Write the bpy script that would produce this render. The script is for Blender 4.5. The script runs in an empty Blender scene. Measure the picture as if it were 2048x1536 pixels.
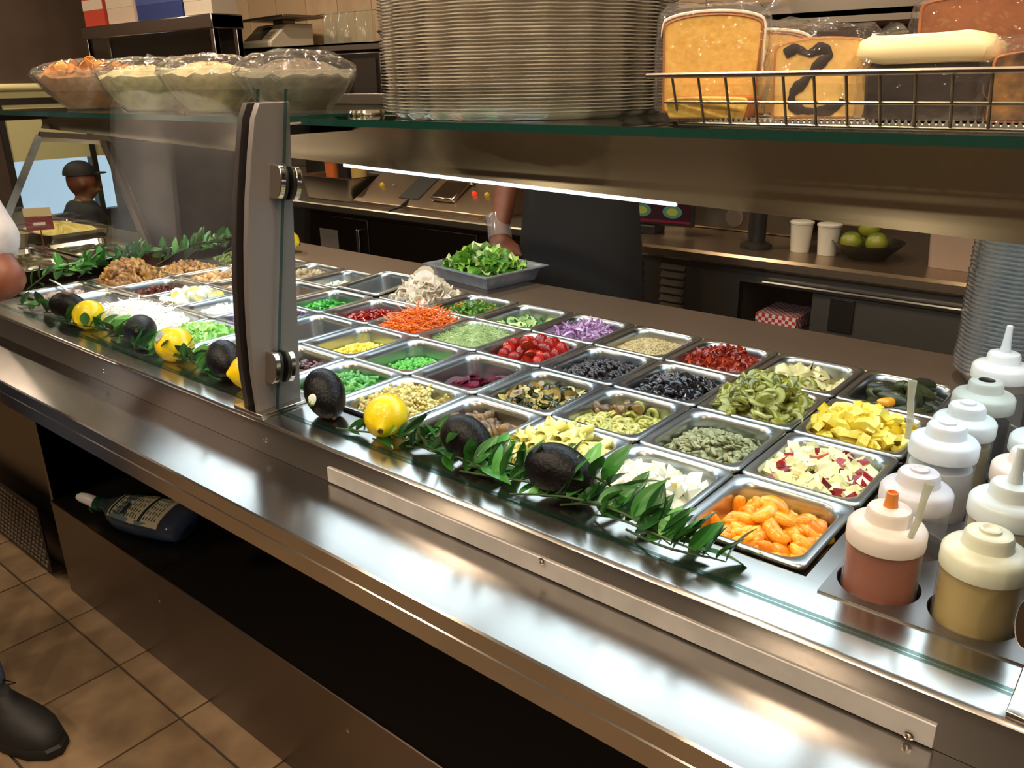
import bpy, math, random
from mathutils import Vector, Matrix, Euler
random.seed(7)
SC = bpy.context.scene
COL = SC.collection
R = math.radians
PI = math.pi

# ------------------------------------------------------------------ camera
cam_d = bpy.data.cameras.new('camera'); cam = bpy.data.objects.new('camera', cam_d); COL.objects.link(cam)
cam.location = (0.2622, -0.8071, 1.4199)
cam.rotation_euler = (1.21796, 0.0160, 0.69423)
cam_d.sensor_width = 36.0; cam_d.lens = 1657.0 / 2048 * 36
cam_d.clip_start = 0.02; cam_d.clip_end = 100
SC.camera = cam
# ------------------------------------------------------------------ world and exposure
SC.view_settings.view_transform = 'Standard'
try: SC.view_settings.look = 'None'
except Exception: pass
SC.view_settings.exposure = 0.0; SC.view_settings.gamma = 1.0; SC.view_settings.use_curve_mapping = False
W = bpy.data.worlds.new('daylight'); SC.world = W; W.use_nodes = True
W.node_tree.nodes['Background'].inputs[0].default_value = (0.62, 0.78, 1.0, 1)
W.node_tree.nodes['Background'].inputs[1].default_value = 1.1

# ------------------------------------------------------------------ ceiling downlights (the room's own lamps, plus one added at the far left)
LAMPS = [(-0.55, -0.12, 15), (-1.65, -0.12, 12), (0.3, -0.12, 8), (-0.15, -0.75, 14), (-1.05, -0.75, 16), (-2.0, -0.75, 16), (0.85, -0.75, 16), (-0.6, -2.1, 20), (-2.4, -2.1, 20), (1.2, -2.1, 20),
         (-0.3, 1.25, 9), (-1.5, 1.25, 12), (-2.9, 1.25, 20), (-4.2, 1.3, 22), (-5.7, 0.9, 24), (-3.4, -0.8, 14), (-4.6, -0.8, 14)]  # far-left lamp near the window is added to brighten that end
CEIL = 2.62
for lx, ly, pw in LAMPS:
    ld = bpy.data.lights.new('downlight_bulb', 'AREA'); ld.shape = 'DISK'; ld.size = 0.11; ld.energy = pw
    ld.color = (1.0, 0.79, 0.56)
    lo = bpy.data.objects.new('downlight_bulb', ld); COL.objects.link(lo); lo.location = (lx, ly, CEIL - 0.012)

# ------------------------------------------------------------------ materials
def C(h, a=1.0):
    h = h.lstrip('#')
    v = [int(h[k:k+2], 16) / 255 for k in (0, 2, 4)]
    return tuple((x / 12.92 if x <= 0.04045 else ((x + 0.055) / 1.055) ** 2.4) for x in v) + (a,)
MATS = {}
def newmat(name):
    m = bpy.data.materials.new(name); m.use_nodes = True
    MATS[name] = m
    nt = m.node_tree
    return m, nt, nt.nodes['Principled BSDF'], nt.links
def pm(name, col, rough=0.5, metal=0.0, col2=None, scale=40.0, bump=0.0, spec=0.5, vary=0.0, alpha=None, trans=0.0, coat=0.0, stretch=(1, 1, 1), ramp=(0.4, 0.6), coord='Object', emit=None, estr=0.0, sss=0.0, bscale=None):
    m, nt, b, L = newmat(name)
    col = C(col) if isinstance(col, str) else col
    b.inputs['Base Color'].default_value = col
    b.inputs['Roughness'].default_value = rough; b.inputs['Metallic'].default_value = metal
    b.inputs['Specular IOR Level'].default_value = spec
    if trans: b.inputs['Transmission Weight'].default_value = trans
    if alpha is not None: b.inputs['Alpha'].default_value = alpha
    if coat: b.inputs['Coat Weight'].default_value = coat; b.inputs['Coat Roughness'].default_value = 0.1
    if sss: b.inputs['Subsurface Weight'].default_value = sss; b.inputs['Subsurface Radius'].default_value = (0.01, 0.006, 0.004); b.inputs['Subsurface Scale'].default_value = 0.5
    if emit: b.inputs['Emission Color'].default_value = C(emit); b.inputs['Emission Strength'].default_value = estr
    if col2 or bump:
        tc = nt.nodes.new('ShaderNodeTexCoord'); mp = nt.nodes.new('ShaderNodeMapping')
        mp.inputs['Scale'].default_value = stretch
        L.new(tc.outputs[coord], mp.inputs['Vector'])
        nz = nt.nodes.new('ShaderNodeTexNoise'); nz.inputs['Scale'].default_value = scale; nz.inputs['Detail'].default_value = 4
        L.new(mp.outputs[0], nz.inputs['Vector'])
        if col2:
            c2 = C(col2) if isinstance(col2, str) else col2
            rp = nt.nodes.new('ShaderNodeValToRGB')
            rp.color_ramp.elements[0].position = ramp[0]; rp.color_ramp.elements[1].position = ramp[1]
            rp.color_ramp.elements[0].color = col; rp.color_ramp.elements[1].color = c2
            L.new(nz.outputs['Fac'], rp.inputs[0])
            out = rp.outputs[0]
            if vary:
                oi = nt.nodes.new('ShaderNodeObjectInfo')
                ad = nt.nodes.new('ShaderNodeMath'); ad.operation = 'MULTIPLY_ADD'; ad.inputs[1].default_value = vary; 
                L.new(oi.outputs['Random'], ad.inputs[0]); 
                sb = nt.nodes.new('ShaderNodeMath'); sb.operation = 'SUBTRACT'; sb.inputs[1].default_value = vary / 2
                L.new(nz.outputs['Fac'], sb.inputs[0]); L.new(sb.outputs[0], ad.inputs[2]); L.new(ad.outputs[0], rp.inputs[0])
            L.new(out, b.inputs['Base Color'])
        if bump:
            nb = nz
            if bscale:
                nb = nt.nodes.new('ShaderNodeTexNoise'); nb.inputs['Scale'].default_value = bscale; nb.inputs['Detail'].default_value = 4
                L.new(mp.outputs[0], nb.inputs['Vector'])
            bp = nt.nodes.new('ShaderNodeBump'); bp.inputs['Strength'].default_value = bump; bp.inputs['Distance'].default_value = 0.002
            L.new(nb.outputs['Fac'], bp.inputs['Height']); L.new(bp.outputs[0], b.inputs['Normal'])
    return m
def steel(name, col='#b4aca2', rough=0.27, aniso=0.75, grain=(6, 400, 400), rv=0.05):
    m, nt, b, L = newmat(name)
    b.inputs['Base Color'].default_value = C(col); b.inputs['Metallic'].default_value = 1.0
    b.inputs['Anisotropic'].default_value = aniso; b.inputs['Anisotropic Rotation'].default_value = 0.25
    if aniso:
        cv = nt.nodes.new('ShaderNodeCombineXYZ'); cv.inputs[0].default_value = 1.0
        L.new(cv.outputs[0], b.inputs['Tangent'])
    tc = nt.nodes.new('ShaderNodeTexCoord'); mp = nt.nodes.new('ShaderNodeMapping'); mp.inputs['Scale'].default_value = grain
    L.new(tc.outputs['Object'], mp.inputs[0])
    nz = nt.nodes.new('ShaderNodeTexNoise'); nz.inputs['Scale'].default_value = 4.0; nz.inputs['Detail'].default_value = 6
    L.new(mp.outputs[0], nz.inputs['Vector'])
    mr = nt.nodes.new('ShaderNodeMapRange'); mr.inputs['To Min'].default_value = rough - rv / 2; mr.inputs['To Max'].default_value = rough + rv / 2
    L.new(nz.outputs['Fac'], mr.inputs['Value']); L.new(mr.outputs[0], b.inputs['Roughness'])
    return m
def clear(name, tint=(0.97, 0.99, 0.98, 1), gloss=1.0, ior=1.45, rough=0.0, milk=0.0, milkcol=(0.9, 0.9, 0.9, 1), bump=0.0, bscale=30.0):
    """thin clear sheet: passes light, reflects by angle; milk mixes in a cloudy diffuse body"""
    m, nt, b, L = newmat(name); nt.nodes.remove(b)
    out = nt.nodes['Material Output']
    tr = nt.nodes.new('ShaderNodeBsdfTransparent'); tr.inputs[0].default_value = tint
    gl = nt.nodes.new('ShaderNodeBsdfGlossy'); gl.inputs['Roughness'].default_value = rough
    # Schlick reflectance, the same from both sides of the sheet
    ge = nt.nodes.new('ShaderNodeNewGeometry'); dt = nt.nodes.new('ShaderNodeVectorMath'); dt.operation = 'DOT_PRODUCT'
    L.new(ge.outputs['Incoming'], dt.inputs[0])
    def mth(op, a, b):
        q = nt.nodes.new('ShaderNodeMath'); q.operation = op
        for i_, x_ in enumerate((a, b)):
            if x_ is None: continue
            if isinstance(x_, (int, float)): q.inputs[i_].default_value = x_
            else: L.new(x_, q.inputs[i_])
        return q.outputs[0]
    r0 = ((ior - 1) / (ior + 1)) ** 2
    ab = mth('ABSOLUTE', dt.outputs['Value'], None); iv = mth('SUBTRACT', 1.0, ab); p5 = mth('POWER', iv, 5.0)
    refl = mth('ADD', mth('MULTIPLY', p5, 1 - r0), r0)
    base = tr.outputs[0]
    if milk:
        df = nt.nodes.new('ShaderNodeBsdfDiffuse'); df.inputs[0].default_value = milkcol
        tl = nt.nodes.new('ShaderNodeBsdfTranslucent'); tl.inputs[0].default_value = milkcol
        mx0 = nt.nodes.new('ShaderNodeMixShader'); mx0.inputs[0].default_value = 0.5
        L.new(df.outputs[0], mx0.inputs[1]); L.new(tl.outputs[0], mx0.inputs[2])
        mx1 = nt.nodes.new('ShaderNodeMixShader'); mx1.inputs[0].default_value = milk
        L.new(tr.outputs[0], mx1.inputs[1]); L.new(mx0.outputs[0], mx1.inputs[2]); base = mx1.outputs[0]
    mx = nt.nodes.new('ShaderNodeMixShader')
    ml = nt.nodes.new('ShaderNodeMath'); ml.operation = 'MULTIPLY'; ml.inputs[1].default_value = gloss
    L.new(refl, ml.inputs[0]); L.new(ml.outputs[0], mx.inputs[0])
    L.new(base, mx.inputs[1]); L.new(gl.outputs[0], mx.inputs[2]); L.new(mx.outputs[0], out.inputs['Surface'])
    if bump:
        tc = nt.nodes.new('ShaderNodeTexCoord'); nz = nt.nodes.new('ShaderNodeTexNoise'); nz.inputs['Scale'].default_value = bscale; nz.inputs['Detail'].default_value = 3
        L.new(tc.outputs['Object'], nz.inputs['Vector'])
        bp = nt.nodes.new('ShaderNodeBump'); bp.inputs['Strength'].default_value = bump; bp.inputs['Distance'].default_value = 0.01
        L.new(nz.outputs['Fac'], bp.inputs['Height'])
        L.new(bp.outputs[0], gl.inputs['Normal']); L.new(bp.outputs[0], dt.inputs[1])
    else: L.new(ge.outputs['Normal'], dt.inputs[1])
    return m
def glow(name, col, strength):
    m, nt, b, L = newmat(name); nt.nodes.remove(b)
    e = nt.nodes.new('ShaderNodeEmission'); e.inputs[0].default_value = C(col) if isinstance(col, str) else col; e.inputs[1].default_value = strength
    L.new(e.outputs[0], nt.nodes['Material Output'].inputs['Surface']); return m

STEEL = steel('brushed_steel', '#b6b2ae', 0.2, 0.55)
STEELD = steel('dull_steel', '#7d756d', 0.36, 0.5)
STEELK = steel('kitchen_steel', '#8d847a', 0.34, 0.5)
PANSTEEL = steel('pan_steel', '#bcbdbd', 0.3, 0.0, (40, 40, 40), 0.08)
CHROME = steel('satin_chrome', '#d6cdc2', 0.14, 0.0, (30, 30, 30), 0.05)
POSTMET = pm('grey_post_paint', '#6f6a69', 0.4, 0.35)
POSTDK = pm('dark_post_paint', '#3a3534', 0.45, 0.6)
GLASS = clear('clear_glass', (0.965, 0.985, 0.975, 1), 0.9, 1.45)
GEDGE = pm('green_glass_edge', '#0f3a33', 0.08, 0.0, spec=0.7, coat=0.4)
BLACK = pm('black_rubber', '#0c0b0b', 0.5)
DARK = pm('dark_recess', '#141110', 0.7)
TAGSTRIP = pm('grey_plastic_strip', '#a5a2a1', 0.6, col2='#9a9796', scale=20)

# ------------------------------------------------------------------ mesh helpers
class MB:
    def __init__(s): s.v = []; s.f = []; s.m = []
    def add(s, vs, fs, mi=0, M=None):
        o = len(s.v)
        s.v += [tuple(M @ Vector(p)) for p in vs] if M is not None else [tuple(p) for p in vs]
        s.f += [tuple(o + k for k in f) for f in fs]; s.m += [mi] * len(fs); return s
    def bb(s, x0, x1, y0, y1, z0, z1, mi=0, M=None):
        v = [(x, y, z) for z in (z0, z1) for y in (y0, y1) for x in (x0, x1)]
        return s.add(v, [(0, 2, 3, 1), (4, 5, 7, 6), (0, 1, 5, 4), (2, 6, 7, 3), (0, 4, 6, 2), (1, 3, 7, 5)], mi, M)
    def box(s, c, d, mi=0, M=None):
        return s.bb(c[0]-d[0]/2, c[0]+d[0]/2, c[1]-d[1]/2, c[1]+d[1]/2, c[2]-d[2]/2, c[2]+d[2]/2, mi, M)
    def loft(s, loops, closed=True, cap0=False, cap1=False, mi=0, M=None):
        n = len(loops[0]); vs = [p for l in loops for p in l]; fs = []
        for a in range(len(loops) - 1):
            for k in range(n if closed else n - 1):
                k2 = (k + 1) % n
                fs.append((a*n+k, a*n+k2, (a+1)*n+k2, (a+1)*n+k))
        if cap0: fs.append(tuple(reversed(range(n))))
        if cap1: fs.append(tuple((len(loops)-1)*n + k for k in range(n)))
        return s.add(vs, fs, mi, M)
    def lathe(s, prof, n=24, c=(0, 0, 0), mi=0, M=None, cap0=True, cap1=True, flute=0, fa=0.0):
        loops = []
        for r, z in prof:
            loops.append([(c[0] + (r + (fa * math.cos(flute * 2*PI*k/n) if flute and r > 1e-4 else 0)) * math.cos(2*PI*k/n),
                           c[1] + (r + (fa * math.cos(flute * 2*PI*k/n) if flute and r > 1e-4 else 0)) * math.sin(2*PI*k/n), c[2] + z) for k in range(n)])
        return s.loft(loops, True, cap0, cap1, mi, M)
    def tube(s, pts, r, n=8, mi=0, M=None, closed=False, caps=True):
        pts = [Vector(p) for p in pts]; rs = r if isinstance(r, (list, tuple)) else [r] * len(pts)
        loops = []; up = Vector((0.13, 0.31, 1)).normalized()
        for k, p in enumerate(pts):
            a = pts[k-1] if (k > 0 or closed) else p; b = pts[(k+1) % len(pts)] if (k < len(pts)-1 or closed) else p
            t = (b - a)
            t = t.normalized() if t.length > 1e-9 else Vector((0, 0, 1))
            if abs(t.dot(up)) > 0.97: up = Vector((1, 0.2, 0.1)).normalized()
            e1 = t.cross(up).normalized(); e2 = e1.cross(t)
            up = e2
            loops.append([tuple(p + (e1 * math.cos(2*PI*j/n) + e2 * math.sin(2*PI*j/n)) * rs[k]) for j in range(n)])
        if closed: loops.append(loops[0])
        return s.loft(loops, True, caps and not closed, caps and not closed, mi, M)
    def sph(s, c, r, nu=12, nv=8, mi=0, M=None, fn=None):
        r = r if isinstance(r, (list, tuple)) else (r, r, r)
        vs = []; fs = []
        for a in range(nv + 1):
            th = PI * a / nv
            for k in range(nu):
                ph = 2*PI*k/nu
                d = Vector((math.sin(th)*math.cos(ph), math.sin(th)*math.sin(ph), math.cos(th)))
                q = fn(d) if fn else 1.0
                vs.append((c[0]+r[0]*d.x*q, c[1]+r[1]*d.y*q, c[2]+r[2]*d.z*q))
        for a in range(nv):
            for k in range(nu):
                k2 = (k+1) % nu
                if a == 0: fs.append((k, nu+k, nu+k2))
                elif a == nv-1: fs.append((a*nu+k, (a+1)*nu+k, a*nu+k2))
                else: fs.append((a*nu+k, (a+1)*nu+k, (a+1)*nu+k2, a*nu+k2))
        return s.add(vs, fs, mi, M)
    def cap(s, p, q, r1, r2, n=14, mi=0):
        """tapered capsule"""
        p = Vector(p); q = Vector(q); t = (q - p).normalized(); pts = []; rs = []
        for a in (-80, -50, -20): pts.append(p + t * r1 * math.sin(R(a))); rs.append(r1 * math.cos(R(a)))
        for a in (20, 50, 80): pts.append(q + t * r2 * math.sin(R(a))); rs.append(r2 * math.cos(R(a)))
        return s.tube(pts, rs, n, mi)
    def prism(s, poly, axis, a, b, mi=0, M=None):
        """poly in the two other axes (in xyz order), extruded from a to b"""
        def put(p, t):
            q = list(p); q.insert(axis, t); return tuple(q)
        n = len(poly)
        vs = [put(p, a) for p in poly] + [put(p, b) for p in poly]
        fs = [tuple(range(n)), tuple(reversed(range(n, 2*n)))] + [(k, k+n, (k+1) % n + n, (k+1) % n) for k in range(n)]
        return s.add(vs, fs, mi, M)
    def mesh(s, name, mats, smooth=True, angle=35):
        me = bpy.data.meshes.new(name); me.from_pydata(s.v, [], s.f)
        for m in (mats if isinstance(mats, (list, tuple)) else [mats]): me.materials.append(m)
        if any(s.m): me.polygons.foreach_set('material_index', s.m)
        import bmesh
        bm = bmesh.new(); bm.from_mesh(me); bmesh.ops.recalc_face_normals(bm, faces=bm.faces); bm.to_mesh(me); bm.free()
        if smooth:
            me.polygons.foreach_set('use_smooth', [True] * len(me.polygons))
            if angle < 180: me.set_sharp_from_angle(angle=R(angle))
        me.update(); return me
def tag(o, label=None, cat=None, group=None, kind=None):
    if label: o['label'] = label
    if cat: o['category'] = cat
    if group: o['group'] = group
    if kind: o['kind'] = kind
    return o
def link(name, me, parent=None, loc=None, rot=None, M=None, scale=None):
    o = bpy.data.objects.new(name, me); COL.objects.link(o)
    if M is not None: o.matrix_world = M
    if loc is not None: o.location = loc
    if rot is not None: o.rotation_euler = rot
    if scale is not None: o.scale = scale if isinstance(scale, (tuple, list)) else (scale,)*3
    if parent is not None:
        o.parent = parent
    return o
def obj(name, mb, mats, parent=None, world=True, bev=0.0, smooth=True, angle=35, seg=2, **t):
    """one mesh object; world=True: vertices are in world space, the parent's offset is undone"""
    me = mb.mesh(name, mats, smooth, angle)
    o = bpy.data.objects.new(name, me); COL.objects.link(o)
    if parent is not None:
        o.parent = parent
        if world and 'base' in BASE.get(parent.name, {}): o.matrix_parent_inverse = BASE[parent.name]['base'].inverted()
    if bev:
        md = o.modifiers.new('bevel', 'BEVEL'); md.width = bev; md.segments = seg; md.limit_method = 'ANGLE'; md.angle_limit = R(40)
    tag(o, **t)
    return o
BASE = {}
def thing(name, label, cat, loc=(0, 0, 0), rotz=0.0, group=None, kind=None):
    o = bpy.data.objects.new(name, None); COL.objects.link(o); o.empty_display_size = 0.05
    o.location = loc; o.rotation_euler = (0, 0, rotz); tag(o, label, cat, group, kind)
    BASE[o.name] = {'base': Matrix.Translation(Vector(loc)) @ Matrix.Rotation(rotz, 4, 'Z')}
    return o
def copytree(root, loc, rotz=None, label=None):
    r = root.copy(); COL.objects.link(r); r.location = loc
    if rotz is not None: r.rotation_euler = (0, 0, rotz)
    if label: r['label'] = label
    for ch in list(root.children):
        c = ch.copy(); COL.objects.link(c); c.parent = r
        for g in list(ch.children):
            d = g.copy(); COL.objects.link(d); d.parent = c
    return r
def rrect(hx, hy, r, z, n=5, c=(0, 0)):
    pts = []
    for (sx, sy, a0) in ((1, 1, 0), (-1, 1, 90), (-1, -1, 180), (1, -1, 270)):
        for k in range(n + 1):
            a = R(a0 + 90 * k / n)
            pts.append((c[0] + sx*(hx - r) + r*math.cos(a), c[1] + sy*(hy - r) + r*math.sin(a), z))
    return pts
def rot_of(spread=PI):
    return Euler((random.uniform(-spread, spread), random.uniform(-spread, spread), random.uniform(-PI, PI)))

# ================================================================== THE ROOM
FLOORM = pm('dark_grout', '#2a1f18', 0.8)
def tile_mat(name, c1, c2):
    return pm(name, c1, 0.32, col2=c2, scale=9, vary=0.35, ramp=(0.3, 0.75), bump=0.06, bscale=60)
TILE = tile_mat('brown_floor_tile', '#66533f', '#8a7358')
fl = obj('floor', MB().bb(-6.3, 3, -3.2, 2.7, -0.06, -0.006), FLOORM, kind='structure')
tm = MB().bb(-0.149, 0.149, -0.149, 0.149, -0.006, 0.0).mesh('tile', TILE)
for kx in range(-11, 12):
    for ky in range(-6, 1):
        o = link('floor_tile', tm, fl, loc=(-1.375 + 0.152 + 0.304 * kx, -0.114 + 0.152 + 0.304 * ky, 0))
obj('ceiling', MB().bb(-6.3, 3, -3.2, 2.7, CEIL, CEIL + 0.06), pm('cream_ceiling', '#8e8069', 0.9), kind='structure')
WARMW = pm('brown_wall_paint', '#4a3a2e', 0.7, col2='#443428', scale=6)
obj('wall_front', MB().bb(-6.3, 3, -3.26, -3.2, -0.006, CEIL), WARMW, kind='structure')
obj('wall_right', MB().bb(3, 3.06, -3.26, 2.76, -0.006, CEIL), WARMW, kind='structure')
wb = obj('wall_back', MB().bb(-6.3, 3, 2.66, 2.72, -0.006, CEIL), pm('tan_grout', '#6a5846', 0.8), kind='structure')
WT = pm('beige_wall_tile', '#b39a7c', 0.3, col2='#a68d70', scale=5, vary=0.4)
wtm = MB().bb(-0.148, 0.148, -0.008, 0.0, -0.148, 0.148).mesh('tile', WT)
for kx in range(22):
    for kz in range(6):
        link('wall_tile', wtm, wb, loc=(-6.2 + 0.3 * kx, 2.66, 0.75 + 0.3 * kz))
# left wall with a low daylight window, built in place of a reflection
X0, X1 = -6.3, -6.24
wl = MB(); wl.bb(X0, X1, -3.2, 1.5, -0.006, CEIL); wl.bb(X0, X1, 2.3, 2.66, -0.006, CEIL); wl.bb(X0, X1, 1.5, 2.3, -0.006, 0.5); wl.bb(X0, X1, 1.5, 2.3, 1.35, CEIL)
obj('wall_left', wl, WARMW, kind='structure')
wn = thing('reflected_window', None, None, (-6.27, 1.9, 0.5), kind='structure')
obj('window_frame', MB().bb(X0, X1 + .02, 1.5, 1.54, 0.5, 1.35).bb(X0, X1 + .02, 2.26, 2.3, 0.5, 1.35).bb(X0, X1 + .02, 2.08, 2.12, 0.54, 1.31).bb(X0, X1 + .02, 1.54, 2.26, 0.5, 0.54).bb(X0, X1 + .02, 1.54, 2.26, 1.31, 1.35), POSTDK, wn)
obj('window_pane', MB().bb(-6.275, -6.265, 1.54, 2.26, 0.54, 1.31), GLASS, wn)
obj('reflection_panel', MB().bb(-6.235, -6.23, 1.5, 2.3, 0.93, 1.4).tube([(-6.225, 1.5, 1.42), (-6.225, 2.3, 1.42)], 0.025, 12), pm('cream_reflection', '#d9cf9c', 0.6), wn, label='cream panel standing in for a reflected ceiling')  # cream ceiling reflected in the end glass, built as a solid panel
# trims of the downlights
trim = MB(); trim.loft([[(r * math.cos(2*PI*k/24), r * math.sin(2*PI*k/24), z) for k in range(24)] for r, z in ((0.095, 0.0), (0.092, -0.008), (0.065, -0.008), (0.06, 0.0))])
trm = trim.mesh('downlight', pm('white_trim', '#c9c2b6', 0.4))
for k, (lx, ly, pw) in enumerate(LAMPS):
    tag(link('downlight', trm, loc=(lx, ly, CEIL)), 'round recessed ceiling downlight with white trim', 'light', 'ceiling downlights')
# ================================================================== THE SALAD BAR COUNTER
XL, XR = -2.2, 0.62
CT = thing('salad_bar_counter', 'long stainless steel salad bar counter with tray slide and open lower shelf', 'counter', (-0.8, 0.4, 0))
def cpart(name, mb, mat=STEEL, bev=0.0, **k): return obj(name, mb, mat, CT, bev=bev, **k)
# front strip with a rolled lip
lip = [(-0.115, 0.893), (-0.1145, 0.8975), (-0.111, 0.900), (-0.106, 0.9005), (-0.003, 0.900), (-0.003, 0.886), (-0.115, 0.886)]
cpart('front_deck', MB().prism(lip, 0, XL, XR))
cpart('back_ledge', MB().bb(XL, XR, 0.727, 0.92, 0.886, 0.90), steel('brown_worn_steel', '#a08d80', 0.4, 0.3), bev=0.002)
cpart('end_deck', MB().bb(XL, -2.148, -0.003, 0.727, 0.886, 0.90))
cpart('right_deck', MB().bb(0.003, 0.024, -0.003, 0.727, 0.886, 0.899).bb(0.345, XR, -0.003, 0.727, 0.886, 0.9))
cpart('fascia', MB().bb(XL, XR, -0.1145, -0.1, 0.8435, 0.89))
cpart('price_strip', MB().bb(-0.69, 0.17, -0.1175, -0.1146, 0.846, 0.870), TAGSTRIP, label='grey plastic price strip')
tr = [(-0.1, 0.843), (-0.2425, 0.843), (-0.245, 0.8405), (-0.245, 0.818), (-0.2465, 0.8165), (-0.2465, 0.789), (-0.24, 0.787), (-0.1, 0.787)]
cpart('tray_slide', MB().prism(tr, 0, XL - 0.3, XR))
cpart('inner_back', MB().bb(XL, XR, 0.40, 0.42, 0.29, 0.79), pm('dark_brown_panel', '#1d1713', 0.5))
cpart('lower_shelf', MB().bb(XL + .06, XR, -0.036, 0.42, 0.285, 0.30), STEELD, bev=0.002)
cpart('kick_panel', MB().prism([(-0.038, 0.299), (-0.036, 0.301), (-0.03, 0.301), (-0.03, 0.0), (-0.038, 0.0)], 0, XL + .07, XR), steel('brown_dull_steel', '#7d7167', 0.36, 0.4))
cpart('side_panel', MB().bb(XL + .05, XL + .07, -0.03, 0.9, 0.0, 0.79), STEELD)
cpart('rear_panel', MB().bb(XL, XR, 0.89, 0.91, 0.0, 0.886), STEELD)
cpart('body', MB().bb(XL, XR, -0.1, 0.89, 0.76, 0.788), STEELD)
# the cold well under the pans
cpart('well', MB().bb(-2.148, 0.345, -0.003, 0.727, 0.79, 0.80).bb(-2.152, -2.148, -0.003, 0.727, 0.80, 0.886).bb(0.345, 0.349, -0.003, 0.727, 0.8, 0.886).bb(-2.148, 0.345, -0.006, -0.003, 0.8, 0.886).bb(-2.148, 0.345, 0.727, 0.73, 0.8, 0.886), DARK)
# adapter bars between the pans
for j in (1, 2, 3): cpart('adapter_bar', MB().bb(-2.148, 0.0, 0.1807 * j - 0.003, 0.1807 * j + 0.003, 0.886, 0.898), STEELD)
# screws
scm = MB().lathe([(0.0045, 0), (0.0045, 0.0012), (0.003, 0.002), (0.0012, 0.0015)], 12).mesh('screw', CHROME)
for x, y, z in ((-0.275, -0.1186, 0.868), (-0.852, -0.1146, 0.87), (-1.42, -0.1146, 0.87), (-0.818, -0.0381, 0.233), (-1.542, -0.0381, 0.218), (0.15, -0.1186, 0.85)):
    o = link('screw', scm, CT, loc=(x, y, z), rot=(R(90), 0, 0)); o.matrix_parent_inverse = BASE[CT.name]['base'].inverted()
# bottle rack plate with round holes
rows = [0.03, 0.137, 0.244, 0.351, 0.458, 0.565]; cols = [0.07, 0.1625, 0.255]
plate = MB(); hx, hy = 0.04625, 0.0535; n = 32
for cx in cols:
    for cy in rows:
        def sq(a, z):
            c, s_ = math.cos(a), math.sin(a); t = min(hx / max(abs(c), 1e-6), hy / max(abs(s_), 1e-6)); return (cx + c*t, cy + s_*t, z)
        A = [2*PI*(k + .5)/n for k in range(n)]
        # snap the four nearest samples to the corners
        cor = [math.atan2(sy*hy, sx*hx) % (2*PI) for sx, sy in ((1, 1), (-1, 1), (-1, -1), (1, -1))]
        for c_ in cor:
            k = min(range(n), key=lambda q: abs(A[q] - c_)); A[k] = c_
        ring = lambda r, z: [(cx + r*math.cos(a), cy + r*math.sin(a), z) for a in A]
        plate.loft([[sq(a, 0.899) for a in A], [sq(a, 0.9025) for a in A], ring(0.0425, 0.9025), ring(0.0415, 0.9005), ring(0.0415, 0.893)])
plate.bb(0.024, 0.3475, 0.6185, 0.727, 0.893, 0.9025); plate.bb(0.3013, 0.345, -0.0235, 0.6185, 0.893, 0.9025)
cpart('bottle_rack', plate, steel('grey_rack_steel', '#8b8583', 0.34, 0.3), smooth=False, label='steel plate with round holes for squeeze bottles')

# ================================================================== STEEL PANS (13 x 4)
PX, PY = 0.165, 0.1807
RIM = 0.9065
def pan_mesh(name, hx, hy, depth, mat):
    mb = MB(); L = []
    L.append(rrect(hx - 0.0015, hy - 0.0015, 0.010, -0.0075)); L.append(rrect(hx, hy, 0.011, -0.004)); L.append(rrect(hx - 0.0015, hy - 0.0015, 0.011, -0.0006))
    L.append(rrect(hx - 0.004, hy - 0.004, 0.013, 0.0)); L.append(rrect(hx - 0.0105, hy - 0.0105, 0.026, -0.0010)); L.append(rrect(hx - 0.0135, hy - 0.0135, 0.027, -0.0042))
    L.append(rrect(hx - 0.015, hy - 0.015, 0.027, -0.014)); L.append(rrect(hx - 0.019, hy - 0.019, 0.026, -depth + 0.014)); L.append(rrect(hx - 0.022, hy - 0.022, 0.024, -depth + 0.004)); L.append(rrect(hx - 0.028, hy - 0.028, 0.02, -depth))
    mb.loft(L, cap1=True); return mb.mesh(name, mat, True, 60)
PANM = pan_mesh('food_pan', 0.0812, 0.0890, 0.1045, PANSTEEL)
PANW = pan_mesh('food_pan', 0.0812 + PX/2, 0.0890, 0.1045, PANSTEEL)
def hash01(a, b):
    return math.modf(abs(math.sin(a * 127.1 + b * 311.7) * 43758.5453))[0]
def vnoise(x, y):
    xi, yi = math.floor(x), math.floor(y); xf, yf = x - xi, y - yi
    u, v = xf*xf*(3-2*xf), yf*yf*(3-2*yf)
    a, b, c, d = hash01(xi, yi), hash01(xi+1, yi), hash01(xi, yi+1), hash01(xi+1, yi+1)
    return (a*(1-u) + b*u)*(1-v) + (c*(1-u) + d*u)*v
def bed_mb(hx, hy, hfun, amp, freq, seed, nr=9, na=36):
    mb = MB(); loops = []; edge_ = rrect(hx, hy, .027, 0, 8)
    for a in range(nr + 1):
        t = a / nr; loop = []
        for k in range(na):
            x, y = edge_[k][0]*t, edge_[k][1]*t
            z = hfun(x, y) + (amp * (vnoise(x*freq + seed*7.3, y*freq + seed*3.1) - 0.5) * 2 if a < nr else -0.004)
            loop.append((x, y, z))
        loops.append(loop)
    mb.loft(loops[1:]); c0 = len(mb.v); mb.v.append((0, 0, hfun(0, 0)))
    for k in range(na): mb.f.append((c0, (k+1) % na, k)); mb.m.append(0)
    return mb
COUNT = {}
def pan(i, j, label, wide=False, dz=0.0, tilt=0.0):
    x = -PX*(i + .5) - (PX/2 if wide else 0); y = PY*(j + .5)
    o = link('food_pan', PANW if wide else PANM, loc=(x, y, RIM + dz), rot=(tilt, 0, 0))
    tag(o, label, 'pan', 'steel food pans in the salad bar'); return x, y
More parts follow.
